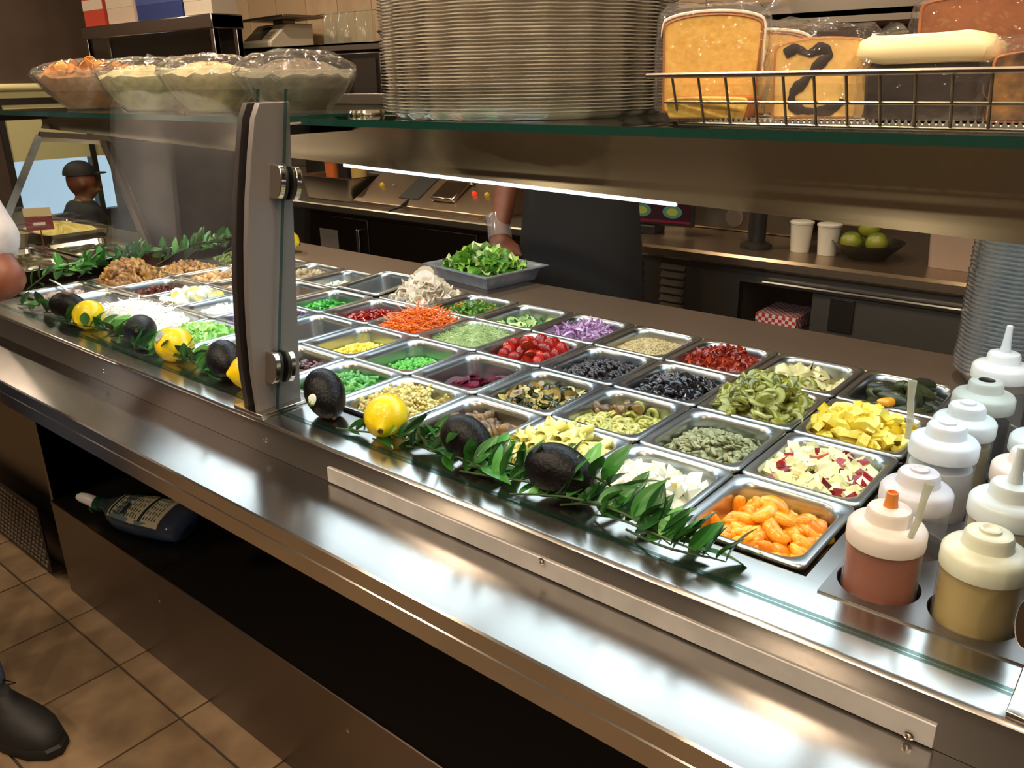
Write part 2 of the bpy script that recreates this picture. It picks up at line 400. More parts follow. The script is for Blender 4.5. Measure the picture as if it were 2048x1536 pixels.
def bed(i, j, name, label, mat, depth, peak=0.0, amp=0.004, freq=90, wide=False, off=(0, 0), tilt=0.0, sharp=1.6, fill=1.0):
    """heap surface in a pan; returns the height function in pan coordinates"""
    if .03 < depth < .08: depth -= .019 if depth < .045 else .025
    x0 = -PX*(i + .5) - (PX/2 if wide else 0); y0 = PY*(j + .5)
    hx = 0.0812 - 0.0146 - min(depth, .1)*0.05 + (PX/2 if wide else 0); hy = 0.0890 - 0.0146 - min(depth, .1)*0.05
    if depth < 0: hx, hy = hx + 0.004, hy + 0.004
    hx *= fill; hy *= fill
    def h(x, y):
        q = ((x - off[0]) / (hx*1.0))**2 + ((y - off[1]) / (hy*1.0))**2
        return RIM - depth + peak * max(0.0, 1 - q) ** sharp + tilt * (y / hy) 
    low = 0.0 if name in ('couscous', 'alfalfa_mat', 'tomato_juice') else .005
    mb = bed_mb(hx, hy, lambda x, y: h(x, y) - low, amp*.7, freq, i*5 + j)
    o = obj(name, mb, mat, angle=180, label=label, cat='food', kind='stuff'); o.location = (x0, y0, 0)
    return (x0, y0, hx, hy, h)
def scatter(B, name, label, cat, group, meshes, n, dz=0.0, spread=0.5, sc=(0.85, 1.15), edge=0.92, flat=True, mind=0.0, region=None, stand=0.0):
    x0, y0, hx, hy, h = B; pts = []; tries = 0; out = []
    while len(pts) < n and tries < n * 40:
        tries += 1
        a, b = random.uniform(-1, 1), random.uniform(-1, 1)
        if abs(a)**4 + abs(b)**4 > edge**4: continue
        if region and not region(a, b): continue
        x, y = a*hx, b*hy
        if mind and any((x-p)**2 + (y-q)**2 < mind*mind for p, q in pts): continue
        pts.append((x, y))
        z = h(x, y) + dz * random.uniform(0.5, 1.3)
        e = Euler((random.gauss(stand, spread) if flat else random.uniform(-PI, PI), random.gauss(0, spread) if flat else random.uniform(-PI, PI), random.uniform(-PI, PI)))
        s = random.uniform(*sc)
        o = link(name, random.choice(meshes), loc=(x0 + x, y0 + y, z), rot=e, scale=s)
        tag(o, label, cat, group); out.append(o)
    return out
# ---- piece shapes
def F(name, c1, c2, rough=0.4, scale=70, vary=0.5, bump=0.0, spec=0.5, coat=0.0, ramp=(0.3, 0.7), **k):
    return pm(name, c1, rough, col2=c2, scale=scale, vary=vary, bump=bump, spec=spec, coat=coat, ramp=ramp, **k)
def blob(name, r, mat, rough=0.15, nu=8, nv=6, seed=1, bend=0.0, fq=3):
    rnd = random.Random(seed); K = [(rnd.uniform(-fq, fq), rnd.uniform(-fq, fq), rnd.uniform(-fq, fq), rnd.uniform(0, 6)) for _ in range(4)]
    fn = lambda d: 1 + rough * sum(math.sin(k[0]*d.x + k[1]*d.y + k[2]*d.z + k[3]) for k in K) / 2
    mb = MB().sph((0, 0, 0), r, nu, nv, fn=fn)
    if bend: mb.v = [(x, y + bend * x * x / max(r[0], 1e-6), z) for x, y, z in mb.v]
    return mb.mesh(name, mat, True, 180)
def chunk(name, d, mats, seed=1, jit=0.25, skin=None, taper=0.3):
    """irregular cut block; skin: face index given the second material"""
    rnd = random.Random(seed); mb = MB().box((0, 0, 0), d)
    mb.v = [(x*(1 - taper*rnd.random()) + d[0]*jit*(rnd.random()-.5)*.6, y*(1 - taper*rnd.random()) + d[1]*jit*(rnd.random()-.5)*.6, z*(1 - taper*rnd.random()*.5)) for x, y, z in mb.v]
    if skin is not None:
        for k in (skin if isinstance(skin, tuple) else (skin,)): mb.m[k] = 1
    return mb.mesh(name, mats, False)
def ring(name, R0, r0, mat, n=14, m=6, zs=1.0, ell=1.0, arc=1.0, mi=None):
    mb = MB(); loops = []
    N = n if arc >= 1 else n + 1
    for k in range(N):
        a = 2*PI*arc*k/n
        loops.append([((R0 + r0*math.cos(2*PI*q/m))*math.cos(a), (R0 + r0*math.cos(2*PI*q/m))*math.sin(a)*ell, r0*zs*math.sin(2*PI*q/m)) for q in range(m)])
    if arc >= 1: loops.append(loops[0]); mb.loft(loops)
    else: mb.loft(loops, cap0=True, cap1=True)
    return mb.mesh(name, mat, True, 60)
def strip(name, L, w, t, mat, curl=0.5, wave=0.0, seg=7, seed=0):
    """curved flat strip"""
    rnd = random.Random(seed); loops = []
    for k in range(seg + 1):
        u = k/seg - .5; a = curl*u*2
        x = L*math.sin(a)/(2*curl) if abs(curl) > 1e-3 else L*u; y = L*(1 - math.cos(a))/(2*curl) if abs(curl) > 1e-3 else 0
        zz = wave*math.sin(u*9 + seed)
        ww = w*(1 - 0.35*abs(u*2)**3); nx, ny = -math.sin(a), math.cos(a)
        loops.append([(x + nx*t/2, y + ny*t/2, zz - ww/2), (x + nx*t/2, y + ny*t/2, zz + ww/2), (x - nx*t/2, y - ny*t/2, zz + ww/2), (x - nx*t/2, y - ny*t/2, zz - ww/2)])
    return MB().loft(loops, cap0=True, cap1=True).mesh(name, mat, True, 50)
def disc(name, r, t, mats, half=False, n=16, seed=0, ell=1.0):
    """slice with a rind: faces 0 flesh, side 1 rind"""
    rnd = random.Random(seed); N = n
    ang = [(PI if half else 2*PI)*k/(N if not half else N-1) for k in range(N)]
    poly = [(r*math.cos(a)*(1 + .04*rnd.uniform(-1, 1)), r*ell*math.sin(a)) for a in ang]
    mb = MB().prism(poly, 2, -t/2, t/2)
    for k in range(2, len(mb.m)): mb.m[k] = 1
    return mb.mesh(name, mats, True, 40)
def hair_mb(n, place, L, r, curl=1.0, m=3, seg=4):
    mb = MB()
    for _ in range(n):
        p = Vector(place()); a = random.uniform(0, 2*PI); el = random.gauss(0, 0.35); c = random.gauss(0, curl); l = L*random.uniform(.5, 1.2)
        pts = []
        for k in range(seg + 1):
            pts.append(p.copy()); d = Vector((math.cos(a)*math.cos(el), math.sin(a)*math.cos(el), math.sin(el)))
            p += d*l/seg; a += c/seg; el -= 0.25/seg
        mb.tube(pts, r, m)
    return mb
# ================================================================== FOOD IN THE PANS
G = 'in the salad bar pan'
def heap_point(B, edge=.9, dz=0.002):
    x0, y0, hx, hy, h = B
    def f():
        while True:
            a, b = random.uniform(-1, 1), random.uniform(-1, 1)
            if abs(a)**4 + abs(b)**4 < edge**4: return (a*hx, b*hy, h(a*hx, b*hy) + dz*random.uniform(-.5, 1.5))
    return f
def at_pan(o, B): o.location = (B[0], B[1], 0); return o

# -- column 0: mandarins, apples, pineapple, stuffed vine leaves
pan(0, 0, 'steel pan of orange mandarin segments beside the red sauce bottle')
MO = F('mandarin', '#f08a0c', '#ffb52e', 0.28, 120, bump=.25, coat=.4)
B = bed(0, 0, 'mandarin_juice', 'orange mandarin pulp and juice under the segments', MO, 0.062, 0.016, 0.006, 60)
ms = []
for s in range(3):
    mb = MB(); loops = []
    for k in range(9):
        u = k/8*2-1; a = u*1.15; w = 0.0105*math.sqrt(max(0.02, 1-u*u*.96))
        cx, cy = 0.021*math.sin(a), -0.021*math.cos(a) + 0.012
        loops.append([(cx + math.sin(a)*w*1.15*math.cos(2*PI*q/8), cy - math.cos(a)*w*1.15*math.cos(2*PI*q/8), w*(.85+.1*s)*math.sin(2*PI*q/8)) for q in range(8)])
    ms.append(MB().loft(loops, cap0=True, cap1=True).mesh('mandarin_segment', MO, True, 180))
scatter(B, 'mandarin_segment', 'plump orange mandarin segment heaped in its pan', 'fruit', 'mandarin segments', ms, 85, .007, .8, (.62, .95), .9)
for (px, py, pz) in ((.012, .012, .018), (-.008, .0, .024), (.02, -.01, .016), (.0, .02, .022)):
    o = link('mandarin_segment', ms[0], loc=(B[0]+px, B[1]+py, B[4](px, py)+pz), rot=rot_of(.5), scale=.95); tag(o, 'plump orange mandarin segment heaped in its pan', 'fruit', 'mandarin segments')

pan(0, 1, 'steel pan of chopped red-skinned apple')
AF = F('apple_flesh', '#d9d29a', '#eae4ba', 0.35, 60); AS = F('apple_skin', '#6e0f18', '#a81f2a', 0.22, 90)
B = bed(0, 1, 'apple_bed', 'chopped apple packed beneath the top pieces', AF, 0.018, 0.012, 0.006, 60)
am = [chunk('apple_piece', (.024, .018, .014), [AF, AS], s, .3, (s % 6, (s + 3) % 6) if s % 2 else s % 6) for s in range(9)] + [chunk('apple_piece', (.03, .014, .012), [AF, AS], s+20, .3) for s in range(3)]
scatter(B, 'apple_piece', 'cut cube of pale apple, some with red skin', 'fruit', 'chopped apple pieces', am, 120, .005, .6, (.8, 1.2), .97)

pan(0, 2, 'steel pan of yellow pineapple wedges next to the chopped apple')
PF = F('pineapple', '#e6bf1e', '#f7e36a', 0.3, 50, coat=.3)
B = bed(0, 2, 'pineapple_bed', 'yellow pineapple packed beneath the top wedges', PF, 0.014, 0.016, 0.006, 50)
pms = []
for s in range(5):
    rnd = random.Random(s); a = .03 + .008*rnd.random(); poly = [(-a/2, 0), (a/2, .003), (a*.38, .013), (0, .019), (-a*.4, .012)]
    pms.append(MB().prism(poly, 2, -.005, .005).mesh('pineapple_wedge', PF, True, 30))
scatter(B, 'pineapple_wedge', 'thin wedge of yellow pineapple in its pan', 'fruit', 'pineapple wedges', pms, 100, .005, .7, (.8, 1.3), .98)

pan(0, 3, 'steel pan of dark stuffed vine leaves behind the pineapple')
DM = F('vine_leaf', '#1e2412', '#4a4a22', 0.35, 40, bump=.9, coat=.15)
B = bed(0, 3, 'vine_leaf_bed', 'dark oily marinade under the stuffed vine leaves', DM, 0.03, 0.0, 0.004, 50)
dm = [blob('stuffed_vine_leaf', (.032, .014, .013), DM, .12, 12, 8, s) for s in range(3)]
scatter(B, 'stuffed_vine_leaf', 'rolled dark green stuffed vine leaf', 'food', 'stuffed vine leaves', dm, 16, .010, .2, (.9, 1.1), .85, mind=.017)
scatter(B, 'stuffed_vine_leaf', 'rolled dark green stuffed vine leaf', 'food', 'stuffed vine leaves', dm, 7, .028, .25, (.9, 1.1), .6, mind=.02)
tag(link('mandarin_segment', ms[1], loc=(-.085, .555, RIM+.008), rot=(.2, .1, 1.2), scale=.8), 'stray orange mandarin piece on the rim between pineapple and vine leaves', 'fruit')

# -- column 1: egg, pumpkin seeds, jalapenos, artichokes
pan(1, 0, 'steel pan of chopped boiled egg beside the last avocado')
EW = F('egg_white', '#e4e6d8', '#f2f2e6', 0.3, 30); EY = F('egg_yolk', '#d9c25a', '#ece08c', 0.6, 60)
B = bed(1, 0, 'egg_bed', 'chopped boiled egg packed beneath the top pieces', EW, 0.046, 0.018, 0.006, 60, tilt=-.006)
em = [chunk('egg_piece', (.026, .02, .013), [EW, EY], s, .35, (s % 6) if s % 3 == 0 else None, .45) for s in range(8)]
scatter(B, 'egg_piece', 'chopped piece of boiled egg white', 'egg', 'chopped egg pieces', em, 75, .006, .6, (.75, 1.2), .9)

pan(1, 1, 'steel pan of pale green pumpkin seeds')
PS = F('pumpkin_seed', '#75784f', '#9a9a74', 0.4, 90, coat=.2)
B = bed(1, 1, 'pumpkin_seed_bed', 'loose pale green pumpkin seeds under the top layer', PS, 0.05, 0.02, 0.003, 120)
sm = [blob('pumpkin_seed', (.0075, .0048, .002), PS, .06, 10, 6, s) for s in range(3)]
scatter(B, 'pumpkin_seed', 'flat pale green pumpkin seed', 'seed', 'pumpkin seeds', sm, 290, .003, .5, (.85, 1.15), .95)

pan(1, 2, 'steel pan heaped with sliced pickled jalapenos')
JO = F('jalapeno', '#5d5c10', '#8f8a2a', 0.18, 60, coat=.6); JI = F('jalapeno_flesh', '#9d9a48', '#b9b46a', 0.25, 60)
B = bed(1, 2, 'jalapeno_bed', 'pickled jalapeno slices packed beneath the heap', JO, 0.012, 0.045, 0.008, 55, sharp=.9)
jm = [ring('jalapeno_slice', .0105, .0046, JO, 14, 6, .75, .85 + .1*s) for s in range(3)]
mb = MB().lathe([(.0125, -.0025), (.0135, 0), (.0125, .0025)], 14); mb.sph((.003, .002, .0026), .0018, 6, 4, 1).sph((-.004, .001, .0026), .0018, 6, 4, 1)
jm.append(mb.mesh('jalapeno_slice', [JI, JI], True, 40)); jm.append(blob('jalapeno_slice', (.02, .011, .005), JO, .1, 10, 6, 4, .3))
scatter(B, 'jalapeno_slice', 'olive green pickled jalapeno slice', 'pepper', 'pickled jalapeno slices', jm + [jm[-2], jm[-1]], 190, .004, .6, (.8, 1.3), 1.0)
tag(link('jalapeno_slice', jm[0], loc=(-.225, .585, RIM - .004), rot=(.6, .2, 0), scale=1.2), 'single jalapeno slice dropped onto the artichoke leaves', 'pepper')

pan(1, 3, 'steel pan of pale artichoke hearts behind the jalapenos')
AR = F('artichoke', '#c9b877', '#e2d6a0', 0.4, 60, bump=.2)
B = bed(1, 3, 'artichoke_bed', 'pale artichoke leaves packed beneath the top ones', AR, 0.03, 0.016, 0.008, 45)
arm = []
for s in range(4):
    rnd = random.Random(s); loops = []
    for k in range(6):
        u = k/5; w = .019*math.sin(PI*min(1, .18 + u*.78))
        loops.append([(w*q/2, .045*(u-.5), .008*math.cos(q*1.1)*(1+u) + .004*rnd.random()) for q in (-2, -1, 0, 1, 2)])
    mb = MB(); mb.loft(loops, closed=False); mb.loft([[(x, y, z - .0015) for x, y, z in l] for l in loops], closed=False)
    arm.append(mb.mesh('artichoke_leaf', AR, True, 60))
scatter(B, 'artichoke_leaf', 'pale yellow artichoke leaf', 'vegetable', 'artichoke leaves', arm, 30, .004, .5, (.8, 1.2), .9)

# -- column 2: penne, green olives, black olives, sun-dried tomato
pan(2, 0, 'steel pan heaped with pale green pesto penne')
PE = F('penne', '#d2cb6a', '#ece49a', 0.32, 70, bump=.05, coat=.2)
B = bed(2, 0, 'penne_bed', 'pesto penne packed beneath the heap', PE, 0.02, 0.03, 0.008, 50, sharp=1.0)
pn = []
for s in range(2):
    mb = MB(); n_ = 28; l0, l1 = -.021, .021
    def pr_(r, z, sl): return [((r + (.00018 if k % 2 else -.00018))*math.cos(2*PI*k/n_), (r + (.00018 if k % 2 else -.00018))*math.sin(2*PI*k/n_), z + sl*math.cos(2*PI*k/n_)) for k in range(n_)]
    mb.loft([pr_(.0042, l0+.003, .004), pr_(.0058, l0, .005), pr_(.0058, l1, .005), pr_(.0042, l1-.003, .004), pr_(.0042, 0, .0), pr_(.0042, l0+.003, .004)])
    mb.v = [(x, z, y) for x, y, z in mb.v]
    pn.append(mb.mesh('penne', PE, True, 62))
scatter(B, 'penne', 'ridged pesto penne tube with open slanted ends', 'pasta', 'penne in pesto', pn, 85, .009, .22, (1.0, 1.2), .95)

pan(2, 1, 'steel pan of green olive rings with brown mushroom pieces')
GO = F('green_olive', '#a3a04a', '#c8c26e', 0.22, 60, coat=.4); BM = F('brown_mushroom', '#3b2a14', '#8c6a38', 0.3, 60, coat=.3)
B = bed(2, 1, 'green_olive_bed', 'sliced green olives under the top layer', GO, 0.052, 0.014, 0.006, 70, tilt=-.01)
om = [ring('green_olive_ring', .0062, .0031, GO, 12, 6, .8)]
scatter(B, 'green_olive_ring', 'sliced green olive ring', 'olive', 'green olive rings', om, 120, .003, .45, (.85, 1.2), .92)
bmm = [blob('mushroom_piece', (.012, .009, .006), BM, .35, 9, 6, s) for s in range(4)]
scatter(B, 'mushroom_piece', 'dark roasted mushroom piece among the green olives', 'mushroom', 'mushroom pieces on the olives', bmm, 16, .012, .6, (.8, 1.2), .8, region=lambda a, b: a < .2 and b > 0)
for (px, pz) in ((-.01, -.02), (.018, -.026), (.048, -.034)):
    tag(link('green_olive_ring', om[0], loc=(B[0]+px, B[1]+.0705, RIM+pz), rot=(R(85), 0, 0), scale=1.35), 'green olive ring stuck to the inner pan wall', 'olive', 'olive rings on the pan wall')

pan(2, 2, 'steel pan of sliced black olives')
BO = F('black_olive', '#0b0a0c', '#221d26', 0.2, 60, coat=.5)
B = bed(2, 2, 'black_olive_bed', 'sliced black olives under the top layer', BO, 0.04, 0.018, 0.006, 70)
scatter(B, 'black_olive_ring', 'glossy black olive ring', 'olive', 'black olive rings', [ring('black_olive_ring', .007, .003, BO, 12, 6, 1.1)], 190, .004, .8, (.85, 1.2), .95)

pan(2, 3, 'steel pan of red sun-dried tomato strips')
SD = F('sundried_tomato', '#861a07', '#b23511', 0.3, 60, bump=.3, coat=.3)
B = bed(2, 3, 'sundried_bed', 'sun-dried tomato strips packed beneath the top ones', SD, 0.035, 0.022, 0.006, 70)
scatter(B, 'sundried_tomato_strip', 'wrinkled red sun-dried tomato strip', 'tomato', 'sun-dried tomato strips', [strip('sundried_tomato_strip', .026, .008, .002, SD, .7 + .3*s, .002, seed=s) for s in range(4)], 120, .004, .9, (.8, 1.2), .93)

# -- column 3: roasted mushrooms, zucchini, black beans, couscous
pan(3, 0, 'steel pan of dark roasted mushrooms behind an avocado')
RM = F('roast_mushroom', '#3e2a18', '#8a6a44', 0.3, 50, bump=.3, coat=.3)
B = bed(3, 0, 'roast_mushroom_bed', 'dark roasted mushrooms beneath the top pieces', RM, 0.06, 0.02, 0.008, 50)
rmm = [blob('roasted_mushroom', (.016, .012, .008), RM, .35, 10, 7, s) for s in range(5)]
scatter(B, 'roasted_mushroom', 'crumpled brown roasted mushroom chunk', 'mushroom', 'roasted mushrooms', rmm, 55, .008, .8, (.8, 1.2), .85)
pan(3, 1, 'steel pan of charred zucchini slices')
ZD = F('zucchini_skin', '#16200c', '#2c3a16', 0.25, 60, coat=.4); ZF = F('zucchini_flesh', '#8a6a2c', '#c8b468', 0.3, 60, coat=.4)
B = bed(3, 1, 'zucchini_bed', 'charred zucchini beneath the top slices', ZD, 0.025, 0.014, 0.008, 60)
zm = [disc('zucchini_slice', .0125, .005, [ZF, ZD], s % 2 == 0, 12, s) for s in range(4)] + [blob('zucchini_slice', (.014, .008, .004), ZD, .25, 9, 6, 3), chunk('zucchini_slice', (.018, .01, .006), [ZF, ZD], 4, .3, (0, 2))]
scatter(B, 'zucchini_slice', 'grilled zucchini slice with dark charred skin', 'zucchini', 'grilled zucchini slices', zm, 120, .004, .6, (.75, 1.2), .95)
pan(3, 2, 'steel pan of small black beans')
BB = F('black_bean', '#1b161b', '#332c33', 0.3, 60, coat=.2)
B = bed(3, 2, 'black_bean_bed', 'loose black beans under the top layer', BB, 0.042, 0.016, 0.003, 130)
scatter(B, 'black_bean', 'small dark black bean', 'bean', 'black beans', [blob('black_bean', (.0062, .0042, .0038), BB, .05, 8, 6, 1, .15)], 290, .002, .7, (.85, 1.15), .95)
pan(3, 3, 'steel pan of pale yellow couscous grains')
CS = F('couscous', '#cdb684', '#e6d7ab', 0.6, 200, bump=.8, bscale=500)
B = bed(3, 3, 'couscous', 'fine pale yellow couscous grains heaped in a pan', CS, 0.04, 0.02, 0.004, 140)
hp = heap_point(B, .93, .0015); mb = MB()
for _ in range(1100):
    p = hp(); mb.sph(p, .0017*random.uniform(.7, 1.3), 5, 3)
at_pan(obj('couscous_grain', mb, CS, label='loose couscous grains on top of the heap', cat='food', kind='stuff'), B)

# -- column 4: cauliflower, beetroot, tomatoes, red onion
pan(4, 0, 'steel pan of curried cauliflower behind a lemon')
CF = F('cauliflower', '#c5b364', '#e6dca0', 0.45, 60, bump=.5, bscale=250)
B = bed(4, 0, 'cauliflower_bed', 'curried cauliflower beneath the top florets', CF, 0.045, 0.018, 0.008, 60)
cfm = []
for s in range(4):
    rnd = random.Random(s); mb = MB()
    for q in range(16): mb.sph((rnd.gauss(0, .006), rnd.gauss(0, .006), rnd.uniform(-.001, .006)), rnd.uniform(.0022, .0042), 6, 4)
    mb.tube([(0, 0, -.011), (0, 0, 0)], [.003, .005], 6); cfm.append(mb.mesh('cauliflower_floret', CF, True, 180))
scatter(B, 'cauliflower_floret', 'small curried yellow cauliflower floret', 'cauliflower', 'cauliflower florets', cfm, 60, .006, .7, (.8, 1.3), .9)
pan(4, 1, 'steel pan of purple beetroot slices')
BT = F('beetroot', '#3d0a1c', '#6b1734', 0.3, 40, spec=.3)
B = bed(4, 1, 'beetroot_bed', 'dark beetroot slices and juice in the bottom of a pan', BT, 0.062, 0.012, 0.004, 50, off=(.02, -.02))
btm = [disc('beetroot_slice', .024, .0045, [BT, BT], False, 20, s, .9) for s in range(2)] + [disc('beetroot_slice', .026, .0045, [BT, BT], True, 14, 3)]
scatter(B, 'beetroot_slice', 'round glossy purple beetroot slice', 'beetroot', 'beetroot slices', btm, 15, .006, .35, (.8, 1.1), .75)
for k in range(5):
    tag(link('beetroot_slice', btm[0], loc=(B[0] + .004 + .009*k, B[1] - .006 - .004*k, RIM - .04), rot=(R(70), R(8*k - 14), R(70 + 8*k)), scale=.95), 'round glossy purple beetroot slice', 'beetroot', 'beetroot slices')
pan(4, 2, 'steel pan of halved red grape tomatoes')
TS = F('tomato_skin', '#860b05', '#b01f0d', 0.25, 30, coat=.12, vary=.6, spec=.35); TC = F('tomato_cut', '#a82a14', '#c85a34', 0.35, 120, spec=.3)
B = bed(4, 2, 'tomato_bed', 'halved tomatoes beneath the top ones', TS, 0.036, 0.02, 0.006, 50)
mb = MB(); loops = []
for k in range(6):
    a = R(90*k/5); loops.append([(.0185*math.cos(a)*math.cos(2*PI*q/16), .0135*math.cos(a)*math.sin(2*PI*q/16), .0125*math.sin(a)) for q in range(16)])
mb.loft(loops[:-1], cap1=True); mb.loft([loops[0], [(x*.55, y*.5, -.0008) for x, y, z in loops[0]]], cap1=True, mi=1)
th = mb.mesh('tomato_half', [TS, TC], True, 50); tw = blob('grape_tomato', (.018, .0135, .0135), TS, .02, 16, 10, 2)
tl = 'halved red grape tomato in its pan'
ts = scatter(B, 'tomato_half', tl, 'tomato', 'halved grape tomatoes', [th, tw, tw], 20, .006, 1.0, (.9, 1.12), .85, mind=.022)
for (px, py, pz) in ((0, .012, .034), (.024, .004, .03), (-.022, .02, .03), (.03, -.02, .026), (-.01, -.024, .028)):
    tag(link('tomato_half', tw if pz > .029 else th, loc=(B[0]+px, B[1]+py, RIM-.036+pz), rot=rot_of(.9), scale=1.05), tl, 'tomato', 'halved grape tomatoes')
pan(4, 3, 'steel pan of sliced red onion')
ON = F('red_onion', '#a06a9e', '#d9b3d6', 0.25, 25, coat=.3, vary=.7)
B = bed(4, 3, 'onion_bed', 'sliced red onion packed beneath the top strips', ON, 0.028, 0.022, 0.006, 60)
onm = [strip('red_onion_strip', .05 + .01*s, .005, .0024, ON, 1.2 + .35*s, .001, 10, s) for s in range(4)]
scatter(B, 'red_onion_strip', 'curved purple strip of red onion', 'onion', 'red onion strips', onm, 95, .006, .6, (.7, 1.15), .88)

# -- column 5: green beans, peas, sprouts, cucumber
pan(5, 0, 'steel pan of cut green beans behind an avocado')
GB = F('green_bean', '#3f8f3c', '#78bf68', 0.28, 40, coat=.3)
B = bed(5, 0, 'green_bean_bed', 'cut green beans beneath the top pieces', GB, 0.05, 0.016, 0.006, 60)
gbm = []
for s in range(2):
    gbm.append(MB().tube([(-.015, 0, 0), (-.007, .001*s, .001), (.006, 0, .001), (.015, .002, 0)], [.0035, .0042, .0042, .0035], 8).mesh('green_bean', GB, True, 60))
scatter(B, 'green_bean', 'cut piece of green bean', 'bean', 'cut green beans', gbm, 110, .005, .35, (.8, 1.2), .9)
pan(5, 1, 'steel pan of bright green peas')
PG = F('pea', '#3a9a1e', '#63c03a', 0.25, 60, coat=.3)
B = bed(5, 1, 'pea_bed', 'bright green peas under the top layer', PG, 0.062, 0.014, 0.003, 120, off=(.01, -.01))
scatter(B, 'pea', 'round bright green pea', 'pea', 'green peas', [blob('pea', (.0045, .0045, .0044), PG, .02, 8, 6)], 260, .003, 1, (.9, 1.1), .93)
pan(5, 2, 'steel pan of fine green alfalfa sprouts')
AL = F('alfalfa', '#7f9a4e', '#c0cf92', 0.5, 40)
B = bed(5, 2, 'alfalfa_mat', 'tangled mat of alfalfa sprouts', AL, 0.015, 0.02, 0.005, 60, sharp=.9)
at_pan(obj('alfalfa_sprouts', hair_mb(1500, heap_point(B, .96, .004), .022, .00045, 1.8, 3, 3), AL, label='fine tangled pale green alfalfa sprouts', cat='food', kind='stuff'), B)
pan(5, 3, 'steel pan of sliced cucumber')
CU = F('cucumber_flesh', '#b9d17e', '#dcecb0', 0.3, 60); CK = F('cucumber_skin', '#1d4a18', '#356b2a', 0.3, 60)
B = bed(5, 3, 'cucumber_bed', 'sliced cucumber in the bottom of a pan', CU, 0.062, 0.012, 0.006, 60, off=(.01, -.015))
cum = [disc('cucumber_slice', .017, .004, [CU, CK], s > 0, 16, s) for s in range(3)]
scatter(B, 'cucumber_slice', 'pale cucumber slice with dark green rind', 'cucumber', 'cucumber slices', cum, 48, .008, .6, (.8, 1.1), .85)

# -- column 6: kidney beans, corn, carrots, green pepper
pan(6, 0, 'steel pan of dark red kidney beans beside the glass clamp')
KB = F('kidney_bean', '#32080f', '#5d1420', 0.2, 40, coat=.6)
B = bed(6, 0, 'kidney_bean_bed', 'dark red kidney beans under the top layer', KB, 0.028, 0.014, 0.004, 80)
scatter(B, 'kidney_bean', 'shiny dark red kidney bean', 'bean', 'kidney beans', [blob('kidney_bean', (.0095, .0055, .0055), KB, .03, 10, 7, 1, .22)], 140, .004, .7, (.9, 1.15), .94)
pan(6, 1, 'steel pan of yellow sweetcorn kernels')
CN = F('sweetcorn', '#e9cc2c', '#fbec72', 0.3, 60, coat=.3)
B = bed(6, 1, 'corn_bed', 'yellow sweetcorn under the top layer', CN, 0.06, 0.022, 0.003, 110, off=(.012, -.012))
scatter(B, 'corn_kernel', 'small yellow sweetcorn kernel in its pan', 'corn', 'sweetcorn kernels', [blob('corn_kernel', (.0048, .004, .0035), CN, .12, 8, 6, s) for s in range(2)], 270, .003, 1, (.9, 1.2), .93)
pan(6, 2, 'steel pan heaped with shredded orange carrot')
CR = F('carrot', '#d44c02', '#ee7410', 0.4, 40)
B = bed(6, 2, 'carrot_bed', 'shredded carrot packed beneath the heap', CR, 0.014, 0.028, 0.006, 70, sharp=.9)
at_pan(obj('carrot_shreds', hair_mb(800, heap_point(B, .97, .006), .036, .00115, .9, 4, 3), CR, label='fine shreds of orange carrot heaped in a pan', cat='food', kind='stuff'), B)
pan(6, 3, 'steel pan of diced green bell pepper')
GP = F('green_pepper', '#3d6b1c', '#7da03a', 0.22, 40, coat=.4, vary=.8); OP = F('orange_pepper', '#d86a22', '#ef8e3a', 0.25, 40)
B = bed(6, 3, 'green_pepper_bed', 'diced green pepper beneath the top pieces', GP, 0.04, 0.016, 0.006, 70, off=(.005, -.01))
gpm = [strip('green_pepper_piece', .018, .011, .003, GP, .8 + .2*s, 0, 5, s) for s in range(3)]
scatter(B, 'green_pepper_piece', 'diced piece of green bell pepper', 'pepper', 'diced green pepper', gpm, 75, .005, .9, (.75, 1.2), .9)
scatter(B, 'orange_pepper_piece', 'small orange pepper bit among the green pepper', 'pepper', 'orange pepper bits', [strip('orange_pepper_piece', .016, .008, .003, OP, .7)], 6, .008, .9, (.8, 1.1), .6)

# -- column 7: lettuce-green celery, emptied pan, red pepper, raw mushrooms
pan(7, 0, 'steel pan of pale celery behind the post base')
CE = F('celery', '#8fd06a', '#c4ec9e', 0.3, 40, vary=.7)
cem = [strip('celery_piece', .02, .011, .004, CE, 1.1 + .2*s, 0, 6, s) for s in range(3)]
B = bed(7, 0, 'celery_bed', 'chopped celery beneath the top pieces', CE, 0.03, 0.014, 0.006, 70)
scatter(B, 'celery_piece', 'chopped celery piece behind the post base', 'celery', 'celery behind the post', cem, 60, .005, .8, (.8, 1.2), .9)
pan(7, 1, 'nearly empty steel pan with a reddish film and one tomato scrap')
RF = F('red_film', '#5c2320', '#7c3630', 0.3, 20, coat=.3)
B = bed(7, 1, 'tomato_juice', 'thin reddish tomato juice in the bottom of an empty pan', RF, 0.085, 0, .001, 40)
tag(link('tomato_scrap', strip('tomato_scrap', .028, .014, .003, F('tomato_scrap', '#b8482e', '#d87a58', .3), .8), loc=(B[0] + .035, B[1] + .066, RIM - .03), rot=(R(80), R(60), 0)), 'lone tomato scrap stuck to the pan wall', 'tomato')
pan(7, 2, 'steel pan of diced red bell pepper')
RP = F('red_pepper', '#870d08', '#b2241b', 0.22, 40, coat=.4, vary=.8)
B = bed(7, 2, 'red_pepper_bed', 'diced red pepper beneath the top pieces', RP, 0.03, 0.016, 0.006, 70)
scatter(B, 'red_pepper_piece', 'diced piece of red bell pepper', 'pepper', 'diced red pepper', [strip('red_pepper_piece', .016, .010, .003, RP, .7 + .3*s, 0, 5, s) for s in range(3)], 120, .004, .9, (.75, 1.2), .93)
